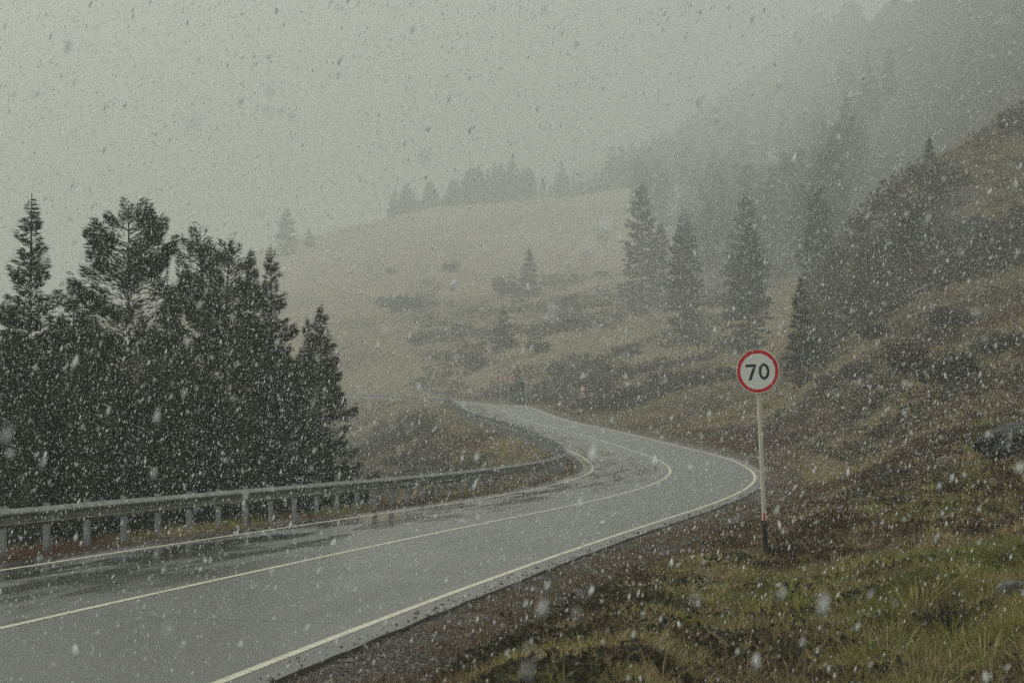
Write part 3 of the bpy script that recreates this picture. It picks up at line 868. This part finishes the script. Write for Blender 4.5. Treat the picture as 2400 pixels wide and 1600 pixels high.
mid(1, 1876, 850, 645, 'young dark spruce with a thin tip, above and right of the round sign', 190, 44)
mid(1, 1240, 705, 578, 'cone shaped spruce halfway up the tan slope', 600, 30)
mid(3, 1180, 830, 712, 'small cone shaped spruce in the field above the chevron board', 450, 32)
mid(3, 1213, 930, 850, 'bushy dark spruce standing just right of the chevron board', 318, 24)
mid(1, 2130, 720, 470, 'dark spruce against the face of the steep hill', 225, 40)
mid(1, 2290, 720, 500, 'dark spruce on the steep hill close to the right edge of the photo', 215, 46)
mid(3, 2068, 700, 560, 'squat dark spruce on the lower left face of the steep hill', 235, 34)
mid(2, 2350, 300, 262, 'spiky young spruce on the crest of the steep hill', 262, 12)
mid(2, 2178, 380, 318, 'thin spruce on the left shoulder of the steep hill crest', 275, 12)
mid(2, 672, 575, 487, 'very faint spruce alone on the far left rim of the field', 900, 22)
mid(3, 724, 566, 530, 'tiny faint spruce right of the lone spruce on the far left rim', 920, 14)

# far trees: one mesh each, too pale and small to show trunks
def far_mesh(i, st, r_):
    tb, V, q, tint = conifer(300 + i, 18, r_, 2600, (.95, .34), st, .9, .25, .3)
    tv = np.concatenate(tb.v); n0 = len(V)
    me = make_mesh('spruce', np.concatenate([V, tv]), np.concatenate([q, np.array(tb.q) + n0]), np.array(tb.t) + n0 if tb.t else None, M['needles'], False, {'tint': np.concatenate([tint, np.zeros(len(tv))])})
    return me
fm = [far_mesh(0, 'spruce', 3.2), far_mesh(1, 'column', 2.6), far_mesh(2, 'spruce', 3.8), far_mesh(3, 'column', 3.0)]
def far_tree(px, Y, hgt, label, group):
    X = x_at(px, Y); z = float(ground(X, Y)); X = x_at(px, Y, z); z = float(ground(X, Y))
    o = link('spruce_tree', fm[random.randrange(4)])
    sc = hgt / 18
    w_ = random.uniform(.85, 1.25)
    o.location = (X, Y, z - .4); o.scale = (sc * w_, sc * w_, sc); o.rotation_euler = (0, 0, random.uniform(0, 6.28))
    return tag(o, label, 'tree', group)
ridge = [(925, 440), (938, 470), (948, 455), (962, 480), (978, 462), (992, 470), (1010, 466), (1024, 452), (1040, 455), (1052, 440), (1066, 432), (1075, 425), (1084, 415), (1097, 398), (1106, 410), (1122, 385), (1131, 402), (1144, 392), (1158, 378), (1168, 400), (1180, 392), (1192, 384), (1203, 372), (1214, 392), (1226, 398), (1240, 390), (1256, 425), (1272, 415), (1290, 430), (1306, 398), (1318, 376), (1330, 405), (1345, 410), (1360, 400), (1378, 412), (1395, 398), (1412, 388), (1428, 372), (1445, 380), (1462, 372), (1480, 362), (1496, 366), (1512, 350), (1530, 345)]
ridge += [(x, 452 + 22 * math.sin(x * .9) - (x - 915) * .12) for x in range(915, 1090, 8)] + [(x, 405 + 18 * math.sin(x * 1.3)) for x in range(1092, 1250, 9)]
for i, (px, ty) in enumerate(ridge):
    Y = far(1010 + 45 * random.random() + (18 if i % 2 else 0))
    X = x_at(px, Y, 80); z = float(ground(X, Y))
    far_tree(px, Y, max(6, height_at(ty, Y) - z), 'pale grey spruce in the row fading along the rim of the far field', 'spruces along the far rim')
cnt = 0
rr = np.random.default_rng(77)
while cnt < 95:
    px = rr.uniform(1470, 2030); Y = rr.uniform(500, 1000); Y0_ = Y
    if px < 1600 and Y < 820: continue
    Y = far(Y); zz_ = float(ground(x_at(px, Y), Y)); by_ = YH - F * (zz_ - ZC) / Y
    if by_ < 340 + 120 * rr.random(): continue
    if px < 1800 and Y < 620: continue
    if rr.random() > .35 + .65 * (fbm(np.array([px * .02]), np.array([Y0_ * .015]), 71)[0] > .48): continue
    far_tree(px, Y, rr.uniform(14, 28), 'ghostly spruce in the forest dissolving into the mist on the right hand mountain', 'spruces on the misty mountain')
    cnt += 1

# the far-off wood behind them that reads as one mass
gw = np.random.default_rng(79)
Vs, Qs, Ts, nn = [], [], [], 0
tb, V0, q0, t0 = conifer(350, 18, 3.4, 420, (2.0, .8), 'spruce', 1.6, .25, .3)
k = 0
while k < 420:
    px, Y = gw.uniform(1430, 2700), far(gw.uniform(600, 1400))
    u_ = (px - CX) / F
    if px > 2000 and Y < 1000: continue
    if float(grid_lookup(wood, np.array([u_ * Y]), np.array([Y]))[0]) < .5: continue
    X = u_ * Y; z = float(ground(np.array([X]), np.array([Y]))[0])
    if YH - F * (z - ZC) / Y < 170 + 130 * gw.random(): continue
    a = gw.random() * 6.28; sc = gw.uniform(.8, 1.6)
    c_, s_ = math.cos(a), math.sin(a)
    Vs.append(V0 @ np.array([[c_, s_, 0], [-s_, c_, 0], [0, 0, 1]]) * sc + [X, Y, z - .5]); Qs.append(q0 + nn); Ts.append(t0); nn += len(V0); k += 1
tag(link('distant_forest', make_mesh('distant_forest', np.concatenate(Vs), np.concatenate(Qs), None, M['needles'], False, {'tint': np.concatenate(Ts)})), kind='stuff')

# ------------------------------------------------------------------ shrubs, undergrowth, grass
def leaf_cloud(g, C, n, size, tint_mu):
    """n small kites with centres C (n,3)"""
    d = unit(g.normal(0, 1, (n, 3)) + np.array([0, 0, .35])); w = unit(np.cross(d, g.normal(0, 1, (n, 3))))
    l = (size * (.6 + .8 * g.random(n)))[:, None]
    V = np.stack([C - d * l * .5, C + w * l * .28, C + d * l * .5, C - w * l * .28], 1)
    return V.reshape(-1, 3), np.repeat(np.clip(g.normal(tint_mu, .25, n), 0, 1), 4)
def shrub_mesh(seed, n=1500, leaf=.16, mat='shrub', twig=40):
    g = np.random.default_rng(seed)
    k = 9
    cen = np.stack([g.normal(0, .42, k), g.normal(0, .42, k), g.uniform(.25, .75, k)], -1); rad = g.uniform(.22, .42, k)
    j = g.integers(0, k, n)
    dirn = unit(g.normal(0, 1, (n, 3)))
    C = cen[j] + dirn * (rad[j] * g.random(n) ** .4)[:, None]
    C[:, 2] = np.abs(C[:, 2])
    V, tint = leaf_cloud(g, C, n, np.full(n, leaf), .45)
    cm = make_mesh('foliage', V, np.arange(n * 4).reshape(-1, 4), None, M[mat], False, {'tint': tint})
    mb = MB()
    for i in range(twig):
        a = g.random() * 6.28; e = g.uniform(.4, 1.35); L = g.uniform(.5, 1.05)
        p1 = np.array([math.cos(a) * math.cos(e), math.sin(a) * math.cos(e), math.sin(e)]) * L
        mb.tube((0, 0, -.1), p1, .02, .006, 4, cap=False)
    return mb.mesh('twigs', M['bark']), cm
sh = [shrub_mesh(401), shrub_mesh(402), shrub_mesh(403, mat='shrub_rust'), shrub_mesh(404, 2200, .12)]
def shrub(k, px, Y, wpx, hpx, label, group='shrubs on the slopes'):
    X = x_at(px, Y); z = float(ground(X, Y)); X = x_at(px, Y, z); z = float(ground(X, Y))
    r = empty('shrub', (X, Y, z - .05), label, 'shrub', group, (0, 0, random.uniform(0, 6.28)), (wpx / F * Y / 1.7, wpx / F * Y / 1.7, hpx / F * Y / 1.05))
    link('twigs', sh[k][0], r); link('foliage', sh[k][1], r)
def y_for(px, py, lo, hi):
    """distance at which the ground shows at photo row py"""
    Y = np.linspace(lo, hi, 500); X = (px - CX) / F * Y
    z = ground(X, Y)
    k = CY - F * ((z - ZC) * math.cos(A) - Y * math.sin(A)) / (Y * math.cos(A) + (z - ZC) * math.sin(A))
    m_ = np.minimum.accumulate(k)
    i = np.argmax(m_ <= py) if (m_ <= py).any() else np.argmin(np.abs(k - py))
    return float(Y[i])
for k, px, py, w_, h_, lab in (
    (1, 948, 727, 125, 38, 'wide dark mound of shrubs on the lower left field'),
    (0, 1056, 636, 44, 24, 'round dark bush on the edge of the upper field track'),
    (3, 912, 640, 34, 14, 'low bush left of the round dark bush on the upper field'),
    (0, 1182, 690, 66, 42, 'broad bush at the left foot of the cone shaped spruce'),
    (1, 1112, 868, 80, 44, 'large dark bush above and left of the chevron board'),
    (3, 1265, 830, 70, 30, 'spreading bush right of the small cone shaped spruce'),
    (0, 1330, 730, 56, 40, 'tall bush right of the cone shaped spruce on the tan slope'),
    (1, 1345, 775, 70, 32, 'squat bush in the middle of the tan slope'),
    (3, 965, 800, 36, 15, 'small low bush in the lower left field'),
    (0, 1310, 882, 64, 34, 'dark bush between the two white posts and the warning sign'),
    (1, 1405, 925, 66, 40, 'dark bush directly right of the warning sign'),
    (2, 1505, 965, 90, 42, 'rust brown bush on the bank above the road'),
    (2, 1570, 900, 80, 32, 'brown bush on the slope left of the round sign'),
    (0, 1470, 838, 66, 30, 'grey bush below the tall grey spruce'),
    (1, 1620, 800, 90, 34, 'bush at the foot of the narrow dark spruce'),
    (0, 1905, 862, 110, 50, 'low bush at the foot of the young dark spruce'),
    (2, 2130, 880, 130, 74, 'large rust brown bush on the slope right of the round sign'),
    (1, 2225, 905, 110, 80, 'dark rounded bush on the upper right slope'),
    (2, 1880, 905, 70, 36, 'small reddish bush just right of the round sign'),
    (0, 2010, 890, 80, 40, 'dark low bush between the reddish bush and the large rust brown bush'),
    (1, 2330, 830, 110, 60, 'dark bush near the right edge below the steep hill'),
    (3, 2040, 800, 100, 44, 'grey bush at the foot of the steep hill'),
    (0, 2230, 770, 120, 50, 'broad dark bush on the foot of the steep hill'),
    ):
    shrub(k, px, y_for(px, py, 90 if px > 1700 else 235, 1500), w_, h_, lab)

def blades(name, X, Y, Z, L, Wd, tint, bend, g, mat, segs=2, az=None, val=None):
    n = len(X)
    az = g.random(n) * 6.283 if az is None else az
    d = np.stack([np.cos(az), np.sin(az), np.zeros(n)], -1)
    w = np.stack([-np.sin(az), np.cos(az), np.zeros(n)], -1)
    # turn the flat of the blade by a random angle
    w = unit(w + d * g.normal(0, .8, n)[:, None])
    P = np.stack([X, Y, Z], -1)
    rows = []
    for i in range(segs + 1):
        t = i / segs
        c = P + d * (L * bend * t ** 1.8)[:, None] + np.array([0, 0, 1]) * (L * t * np.sqrt(np.clip(1 - (bend * t * .75) ** 2, .08, 1)))[:, None]
        wd = Wd * (1 - t * .92) * .5
        rows.append(c - w * wd[:, None]); rows.append(c + w * wd[:, None])
    V = np.stack(rows, 1)
    k = (segs + 1) * 2
    base = (np.arange(n) * k)[:, None]
    q = np.concatenate([base + np.array([[2 * i, 2 * i + 1, 2 * i + 3, 2 * i + 2]]) for i in range(segs)], 0)
    if val is None: val = .66 + .66 * fbm(X * .8, Y * .6, 131) + g.normal(0, .14, n)
    me = make_mesh(name, V.reshape(-1, 3), q, None, M[mat], False, {'tint': np.repeat(tint, k), 'val': np.repeat(np.clip(val, .15, 1.5), k)})
    return tag(link(name, me), kind='stuff')

def patch_tint(X, Y, g):
    """which grass grows where: green hollows, olive turf, straw and rusty heath in patches"""
    a = fbm(X * .38, Y * .26, 81, 4); c = fbm(X * 1.1, Y * .85, 83, 3)
    t = .56 + (a - .5) * 1.9 + (c - .5) * 1.1
    u = X / Y
    t = t + .16 * sstep(.09, .15, u) * (1 - sstep(26, 44, Y)) - .30 * sstep(34, 62, Y) - .20 * (1 - sstep(5.5, 8.5, offset(X, Y))) * (offset(X, Y) > 0)
    return np.clip(t + g.normal(0, .13, len(X)), 0, 1)

g = np.random.default_rng(501)
# verge on the right, near
n0 = 860000
Yb = np.exp(g.uniform(math.log(11), math.log(85), n0)); ub = g.uniform(-.08, .40, n0)
Xb = ub * Yb
ob = offset(Xb, Yb)
# equal numbers per log distance and per angle thin out as 1/Y^2: thicken near the road's edge only where it is grass
keep = (ob > 3.98 + 1.5 * fbm(Xb * .7, Yb * .5, 91) ** 1.5 + .4 * g.random(n0)) & (g.random(n0) < .35 + .65 * sstep(.35, .6, fbm(Xb * 1.6, Yb * 1.3, 93)))
Xb, Yb, ob = Xb[keep], Yb[keep], ob[keep]
lush = sstep(.42, .64, fbm(Xb * .30, Yb * .22, 95))
Lb = (.045 + .085 * g.random(len(Xb)) ** 1.5 + .13 * lush * g.random(len(Xb))) * (.30 + .70 * sstep(4.8, 9, ob)) * (1 + .006 * (Yb - 20))
blades('grass', Xb, Yb, ground(Xb, Yb) - .01, Lb, (.0055 + .003 * g.random(len(Xb))) * (Yb / 24) ** .9, patch_tint(Xb, Yb, g), np.clip(g.normal(.55, .3, len(Xb)), .05, 1.1), g, 'grass')
# arching tussocks, each with its own colour
nt_ = 12500
Yt = np.exp(g.uniform(math.log(12), math.log(72), nt_)); Xt = g.uniform(-.06, .40, nt_) * Yt; ot = offset(Xt, Yt)
keep = (ot > 4.3 + 1.2 * g.random(nt_)) & (g.random(nt_) < .30 + .70 * sstep(.40, .62, fbm(Xt * .45, Yt * .33, 96)))
Xt, Yt, ot = Xt[keep], Yt[keep], ot[keep]
per = 40
j = np.repeat(np.arange(len(Xt)), per); N = len(j)
size = (.55 + .75 * g.random(len(Xt))) * (.35 + .65 * sstep(5, 9.5, ot))
ra = g.random(N) * 6.283; rr_ = .16 * np.sqrt(g.random(N)) * size[j]
Xc_, Yc_ = Xt[j] + np.cos(ra) * rr_, Yt[j] + np.sin(ra) * rr_
tt = patch_tint(Xt, Yt, g)[j] + g.normal(0, .09, N)
tt = tt + (g.normal(0, .20, len(Xt)))[j]
tt = np.where(g.random(N) < .22, .42 + g.normal(0, .06, N), tt)
blades('tussocks', Xc_, Yc_, ground(Xc_, Yc_) - .02, (.10 + .19 * g.random(N)) * size[j], (.010 + .009 * g.random(N)) * (Yt[j] / 24) ** .6, np.clip(tt, 0, 1), np.clip(g.normal(.75, .28, N), .1, 1.15), g, 'grass', 3, ra + g.normal(0, .5, N), np.exp(g.normal(-.10, .40, len(Xt)))[j] * (.8 + .4 * g.random(N)))
# low dark leafy weeds in the turf
nw = 3800
Yt = np.exp(g.uniform(math.log(15), math.log(75), nw)); Xt = g.uniform(-.03, .265, nw) * Yt; ot = offset(Xt, Yt)
keep = (ot > 5.0) & (fbm(Xt * .6, Yt * .45, 98) > .47); Xt, Yt = Xt[keep], Yt[keep]
j = np.repeat(np.arange(len(Xt)), 26); N = len(j)
C = np.stack([Xt[j] + g.normal(0, .13, N), Yt[j] + g.normal(0, .13, N), 0 * Xt[j]], -1)
C[:, 2] = ground(C[:, 0], C[:, 1]) + .02 + .14 * g.random(N) * g.random(len(Xt))[j]
V, tint_ = leaf_cloud(g, C, N, .05 + .03 * g.random(N), .35)
tag(link('weeds', make_mesh('weeds', V, np.arange(N * 4).reshape(-1, 4), None, M['undergrowth'], False, {'tint': tint_})), kind='stuff')
# thin rusty heath creeping over the gravel
nh = 120000
sh_ = 3 + 110 * g.random(nh) ** 1.3; oh = 4.15 + 2.4 * g.random(nh)
keep = g.random(nh) < sstep(.30, .55, fbm(sh_ * .9, oh * 1.3, 94)) * (.35 + .65 * sstep(4.2, 5.0, oh)); sh_, oh = sh_[keep], oh[keep]
Ph = road_pt(sh_, oh); zz = np.where(oh < 5.2, Ph[:, 2] - .075, np.maximum(ground(Ph[:, 0], Ph[:, 1]), Ph[:, 2] - .3))
blades('heath', Ph[:, 0], Ph[:, 1], zz, .04 + .10 * g.random(len(sh_)), .009 + .006 * g.random(len(sh_)), np.clip(g.normal(.18, .13, len(sh_)), 0, .9), np.clip(g.normal(.6, .3, len(sh_)), .05, 1.1), g, 'grass')
# tall dry stalks
n1 = 3600
Yb = np.exp(g.uniform(math.log(17), math.log(80), n1)); Xb = g.uniform(.05, .26, n1) * Yb
ob = offset(Xb, Yb); keep = (ob > 7.5) & (fbm(Xb * .5, Yb * .4, 97) > .50); Xb, Yb = Xb[keep], Yb[keep]
blades('dry_stalks', Xb, Yb, ground(Xb, Yb), (.22 + .34 * g.random(len(Xb))), .004 * (Yb / 20), np.clip(g.normal(.30, .14, len(Xb)), 0, .5), np.abs(g.normal(.2, .15, len(Xb))), g, 'grass', 3)
# strip under and behind the crash barrier
n2 = 90000
sb = 10 + 120 * g.random(n2) ** 1.4; obb = -4.45 - 3.2 * g.random(n2) ** 1.2
keep = g.random(n2) < sstep(.30, .55, fbm(sb * .8, obb * 1.5, 99)); sb, obb = sb[keep], obb[keep]
Pb = road_pt(sb, obb)
zz = np.where(obb > -5.3, Pb[:, 2] - .07, ground(Pb[:, 0], Pb[:, 1]))
tb_ = np.clip(.42 + (fbm(sb * .25, obb * .6, 101, 3) - .5) * 2.2 + g.normal(0, .1, len(sb)) - .25 * (obb > -5.0), 0, .95)
tb_ = np.where((tb_ > .34) & (tb_ < .50), tb_ * .6, tb_)
blades('grass', Pb[:, 0], Pb[:, 1], zz, (.08 + .22 * g.random(len(sb))) * (.5 + .5 * sstep(4.4, 5.6, -obb)), .010 + .008 * g.random(len(sb)), tb_, np.clip(g.normal(.5, .3, len(sb)), .05, 1), g, 'grass')
# coarse tussocks on the slopes further away
n3 = 560000
Yb = np.exp(g.uniform(math.log(75), math.log(420), n3)); Xb = g.uniform(-.09, .36, n3) * Yb
ob = offset(Xb, Yb); keep = ((ob > 5.6) | (ob < -5.3)) & (g.random(n3) < .25 + .75 * sstep(.40, .6, fbm(Xb * .25, Yb * .12, 103, 4)))
Xb, Yb, ob = Xb[keep], Yb[keep], ob[keep]
tt = .36 + (fbm(Xb * .08, Yb * .045, 105, 4) - .5) * 1.3 - .16 * (1 - sstep(200, 330, Yb)) * (fbm(Xb * .2, Yb * .1, 107) > .45) + g.normal(0, .1, len(Xb))
tt = tt + .12 * (ob < 0)
blades('tussocks', Xb, Yb, ground(Xb, Yb) - .02, (.18 + .30 * g.random(len(Xb))) * (Yb / 130) ** .4, .035 * (Yb / 120) ** .9, np.clip(tt, 0, .92), np.clip(g.normal(.6, .3, len(Xb)), .1, 1.1), g, 'grass', 1)
# low scrub that covers the slopes in patches
def scrub(name, n, ylo, yhi, ulo, uhi, thr, seed, leaf, per, hgt, mat, fr=1.0):
    Yb = np.exp(g.uniform(math.log(ylo), math.log(yhi), n)); Xb = g.uniform(ulo, uhi, n) * Yb
    ob = offset(Xb, Yb)
    keep = (np.abs(ob) > 7.5) & (fbm(Xb * .07 * fr, Yb * .035 * fr, seed, 4) + .06 * g.random(n) > thr); Xb, Yb = Xb[keep], Yb[keep]
    m_ = len(Xb); sc = (.6 + .8 * g.random(m_)) * (Yb / 150) ** .35
    j = np.repeat(np.arange(m_), per); N = len(j)
    dd = unit(g.normal(0, 1, (N, 3))) * (g.random(N) ** .4)[:, None]
    C = np.stack([Xb[j] + dd[:, 0] * sc[j] * hgt * 1.3, Yb[j] + dd[:, 1] * sc[j] * hgt * 1.3, ground(Xb, Yb)[j] + np.abs(dd[:, 2]) * sc[j] * hgt * .8], -1)
    V, tint = leaf_cloud(g, C, N, leaf * sc[j], .45)
    tint = np.clip(tint * .6 + .4 * np.repeat(g.random(m_)[j], 4), 0, 1)
    tag(link(name, make_mesh(name, V, np.arange(N * 4).reshape(-1, 4), None, M[mat], False, {'tint': tint})), kind='stuff')
scrub('undergrowth', 1900, 95, 260, .02, .27, .57, 111, .20, 40, .6, 'undergrowth')
scrub('undergrowth', 8000, 36, 190, .04, .27, .47, 112, .12, 32, .26, 'shrub_rust', 5.0)
scrub('undergrowth', 2400, 45, 130, .06, .27, .50, 118, .11, 32, .26, 'undergrowth', 5.0)
scrub('undergrowth', 3400, 230, 850, -.04, .16, .55, 113, .42, 34, 1.1, 'undergrowth')
scrub('undergrowth', 4200, 185, 420, .125, .27, .43, 115, .30, 40, 1.1, 'undergrowth')
scrub('undergrowth', 1800, 130, 450, -.085, .0, .46, 117, .22, 40, .7, 'undergrowth', 2.0)

# a bare bush of thin twigs low in the right corner, and leafy weeds on the verge
def twig_bush(px, Y, hgt, label):
    X = x_at(px, Y); z = float(ground(X, Y))
    g2 = np.random.default_rng(int(px)); mb = MB()
    for i in range(60):
        a = g2.random() * 6.28; e = g2.uniform(.75, 1.5); L = hgt * g2.uniform(.5, 1)
        p0 = np.array([g2.normal(0, .06), g2.normal(0, .06), -.05])
        p1 = p0 + np.array([math.cos(a) * math.cos(e), math.sin(a) * math.cos(e), math.sin(e)]) * L * .6
        p2 = p1 + np.array([math.cos(a) * math.cos(e) * 1.2, math.sin(a) * math.cos(e) * 1.2, math.sin(e)]) * L * .45
        mb.tube(p0, p1, .006, .0035, 4, cap=False); mb.tube(p1, p2, .0035, .0015, 4, cap=False)
        for _ in range(2):
            q0 = p0 + (p1 - p0) * g2.uniform(.4, 1); mb.tube(q0, q0 + unit(p2 - p1 + g2.normal(0, .12, 3)) * L * .3, .003, .001, 3, cap=False)
    o = mb.build('twig_bush', M['bark'])
    o.location = (X, Y, z)
    return tag(o, label, 'bush')
twig_bush(2225, 21.2, .62, 'bare dark twig bush low in the bottom right corner of the verge')
twig_bush(1835, 20.6, .35, 'small clump of bare twigs at the bottom of the grassy verge')

wd = [shrub_mesh(421 + i, 420, .20, 'undergrowth', 14) for i in range(2)]
def weed(px, Y, w_, label):
    X = x_at(px, Y); z = float(ground(X, Y))
    r = empty('weed', (X, Y, z - .02), label, 'plant', 'leafy weeds on the verge', (0, 0, random.uniform(0, 6.28)), (w_ / 1.7, w_ / 1.7, w_ * .45))
    tm, cm = wd[random.randrange(2)]
    link('stem', tm, r); link('leaves', cm, r)
weed(1812, 38.2, .42, 'dark green weed tuft at the foot of the speed sign post')
weed(2100, 44.0, .50, 'dark weed on the verge right of the sign post')
weed(2065, 20.6, .34, 'leafy green weed near the bottom edge right of the middle of the verge')
weed(1765, 25.0, .32, 'dark weed low on the verge below the sign post')

# ------------------------------------------------------------------ rocks
def rock(px, Y, size, squash, seed, mat, label, sink=.3, rz=0.0):
    bm = bmesh.new(); bmesh.ops.create_icosphere(bm, subdivisions=4, radius=1.0)
    for v in bm.verts:
        p = np.array(v.co)
        k = 1 + .50 * (fbm(np.array([p[0] * 1.3 + seed]), np.array([p[1] * 1.3 + p[2] * 1.7]), 5)[0] - .5) * 1.6 + .16 * (fbm(np.array([p[0] * 4 + p[2] * 3]), np.array([p[1] * 4 + seed]), 6)[0] - .5)
        q_ = p * k
        q_ = np.clip(q_, [-1.05, -.9, -.7], [.95, .9, .84 - .25 * q_[0]])      # flat broken faces
        v.co = Vector(q_)
    me = bpy.data.meshes.new('rock'); bm.to_mesh(me); bm.free()
    me.materials.append(M[mat])
    X = x_at(px, Y); z = float(ground(X, Y))
    o = link('rock', me); o.location = (X, Y, z + size * squash * (.7 - 2 * sink * .7)); o.scale = (size, size * .8, size * squash); o.rotation_euler = (0, R(-12), rz)
    return tag(o, label, 'rock')
rock(2385, 59, 1.05, .46, 3.1, 'rock_dark', 'big dark wet boulder jutting from the slope at the right edge', .16, .4)
rock(2378, 24.6, .22, .95, 8.4, 'rock', 'pale grey stone lying in the long grass near the bottom right corner', .15, 1.0)
rock(2100, 68, .42, .5, 5.2, 'rock_dark', 'flat dark rock in the slope right of the sign post', .3, .2)
rock(1985, 30.5, .12, .5, 9.9, 'rock', 'small grey stone half hidden in the brown grass below the sign', .3, 2.0)
rock(2215, 63, .30, .5, 2.2, 'rock', 'small brownish rock left of the big dark boulder', .3, 1.4)

# ------------------------------------------------------------------ falling snow (uncountable)
def snow(n, d0, d1, seed, mu):
    g = np.random.default_rng(seed)
    d = (d0 ** 3 + (d1 ** 3 - d0 ** 3) * g.random(n)) ** (1 / 3)
    u = g.uniform(-.335, .335, n); v = g.uniform(-.150, .185, n)
    P = np.stack([u * d, d, ZC + v * d], -1)
    keep0 = g.random(n) < np.clip(d / 12, .2, 1)
    keep = P[:, 2] > ground(P[:, 0], np.maximum(d, 4.1)) + .03
    keep |= d < 4.1
    keep &= keep0 | (d < 4)
    P = P[keep]; n = len(P)
    r = np.exp(g.normal(math.log(mu), .45, n))
    base = np.array([[1, 0, 0], [0, 1, 0], [-1, 0, 0], [0, -1, 0], [0, 0, 1], [0, 0, -1]], float)
    tri = np.array([[0, 1, 4], [1, 2, 4], [2, 3, 4], [3, 0, 4], [1, 0, 5], [2, 1, 5], [3, 2, 5], [0, 3, 5]])
    V = base[None] * (1 + (g.random((n, 6, 1)) - .5) * .6)
    a = g.random(n) * 6.28; c, s = np.cos(a)[:, None], np.sin(a)[:, None]
    V = np.stack([V[..., 0] * c - V[..., 1] * s, V[..., 0] * s + V[..., 1] * c, V[..., 2]], -1)
    V *= r[:, None, None]
    V[..., 2] *= 1.8 + 1.9 * g.random(n)[:, None]
    tilt = g.normal(.22, .16, n)[:, None]
    V[..., 0] += V[..., 2] * tilt
    V += P[:, None]
    return V.reshape(-1, 3), (tri[None] + (np.arange(n) * 6)[:, None, None]).reshape(-1, 3)
Va, Ta = snow(480000, 4, 74, 601, .0035)
Vb, Tb = snow(60, .7, 4, 602, .0034)
me = make_mesh('falling_snow', np.concatenate([Va, Vb]), None, np.concatenate([Ta, Tb + len(Va)]), M['snow'], True)
tag(link('falling_snow', me), kind='stuff')

# ------------------------------------------------------------------ haze
mb = MB()
zlo, zhi = float(gZ.min()) - 1.0, float(gZ.max()) + 32
mb.box((0, 2400, (zlo + zhi) / 2), (9400, 4920, zhi - zlo))
hz, nt, b, out = new_mat('haze_air')
nt.nodes.remove(b)
pv = nt.nodes.new('ShaderNodeVolumePrincipled')
pv.inputs['Color'].default_value = (.93, .94, .90, 1)
pv.inputs['Density'].default_value = .00115
pv.inputs['Anisotropy'].default_value = .38
nt.links.new(pv.outputs[0], out.inputs['Volume'])
tag(mb.build('haze', hz), kind='stuff')

# ------------------------------------------------------------------ light
SUN_EL, SUN_AZ = R(50), R(-66)           # azimuth from +Y, positive towards +X
w = bpy.data.worlds.new('World'); scene.world = w; w.use_nodes = True
nt = w.node_tree; nt.nodes.clear()
sky = nt.nodes.new('ShaderNodeTexSky'); sky.sky_type = 'NISHITA'; sky.sun_disc = False
sky.sun_elevation = SUN_EL; sky.sun_rotation = SUN_AZ
sky.air_density = 1.0; sky.dust_density = 4.0; sky.ozone_density = 1.0
hs_ = nt.nodes.new('ShaderNodeHueSaturation'); hs_.inputs['Saturation'].default_value = .04
nt.links.new(sky.outputs[0], hs_.inputs['Color'])
tint = n_mix(nt, 1.0, hs_.outputs[0], (.955, 1.0, .925), 'MULTIPLY')
bg = nt.nodes.new('ShaderNodeBackground'); bg.inputs['Strength'].default_value = .15
nt.links.new(tint, bg.inputs[0])
wo = nt.nodes.new('ShaderNodeOutputWorld'); nt.links.new(bg.outputs[0], wo.inputs[0])
sd = bpy.data.lights.new('sun', 'SUN'); sd.energy = .6; sd.angle = R(25); sd.color = (.98, 1, .93)
so = bpy.data.objects.new('sun', sd); COL.objects.link(so)
dv = Vector((math.sin(SUN_AZ) * math.cos(SUN_EL), math.cos(SUN_AZ) * math.cos(SUN_EL), math.sin(SUN_EL)))
so.rotation_euler = dv.to_track_quat('Z', 'Y').to_euler(); so.location = dv * 60

# ------------------------------------------------------------------ camera and render settings
cd = bpy.data.cameras.new('camera'); co_ = bpy.data.objects.new('camera', cd); COL.objects.link(co_)
cd.sensor_width = 36; cd.lens = F / 2400 * 36
cd.clip_start = .05; cd.clip_end = 20000
cd.dof.use_dof = True; cd.dof.focus_distance = 37; cd.dof.aperture_fstop = 4.2
co_.location = (0, 0, ZC); co_.rotation_euler = (math.pi / 2 + A, 0, 0)
scene.camera = co_
scene.view_settings.view_transform = 'Standard'; scene.view_settings.look = 'None'
scene.view_settings.exposure = 0.36; scene.view_settings.gamma = 1.0
cy = scene.cycles
cy.max_bounces = 6; cy.diffuse_bounces = 3; cy.glossy_bounces = 2; cy.transmission_bounces = 3; cy.volume_bounces = 1
cy.use_denoising = False
cy.use_adaptive_sampling = False
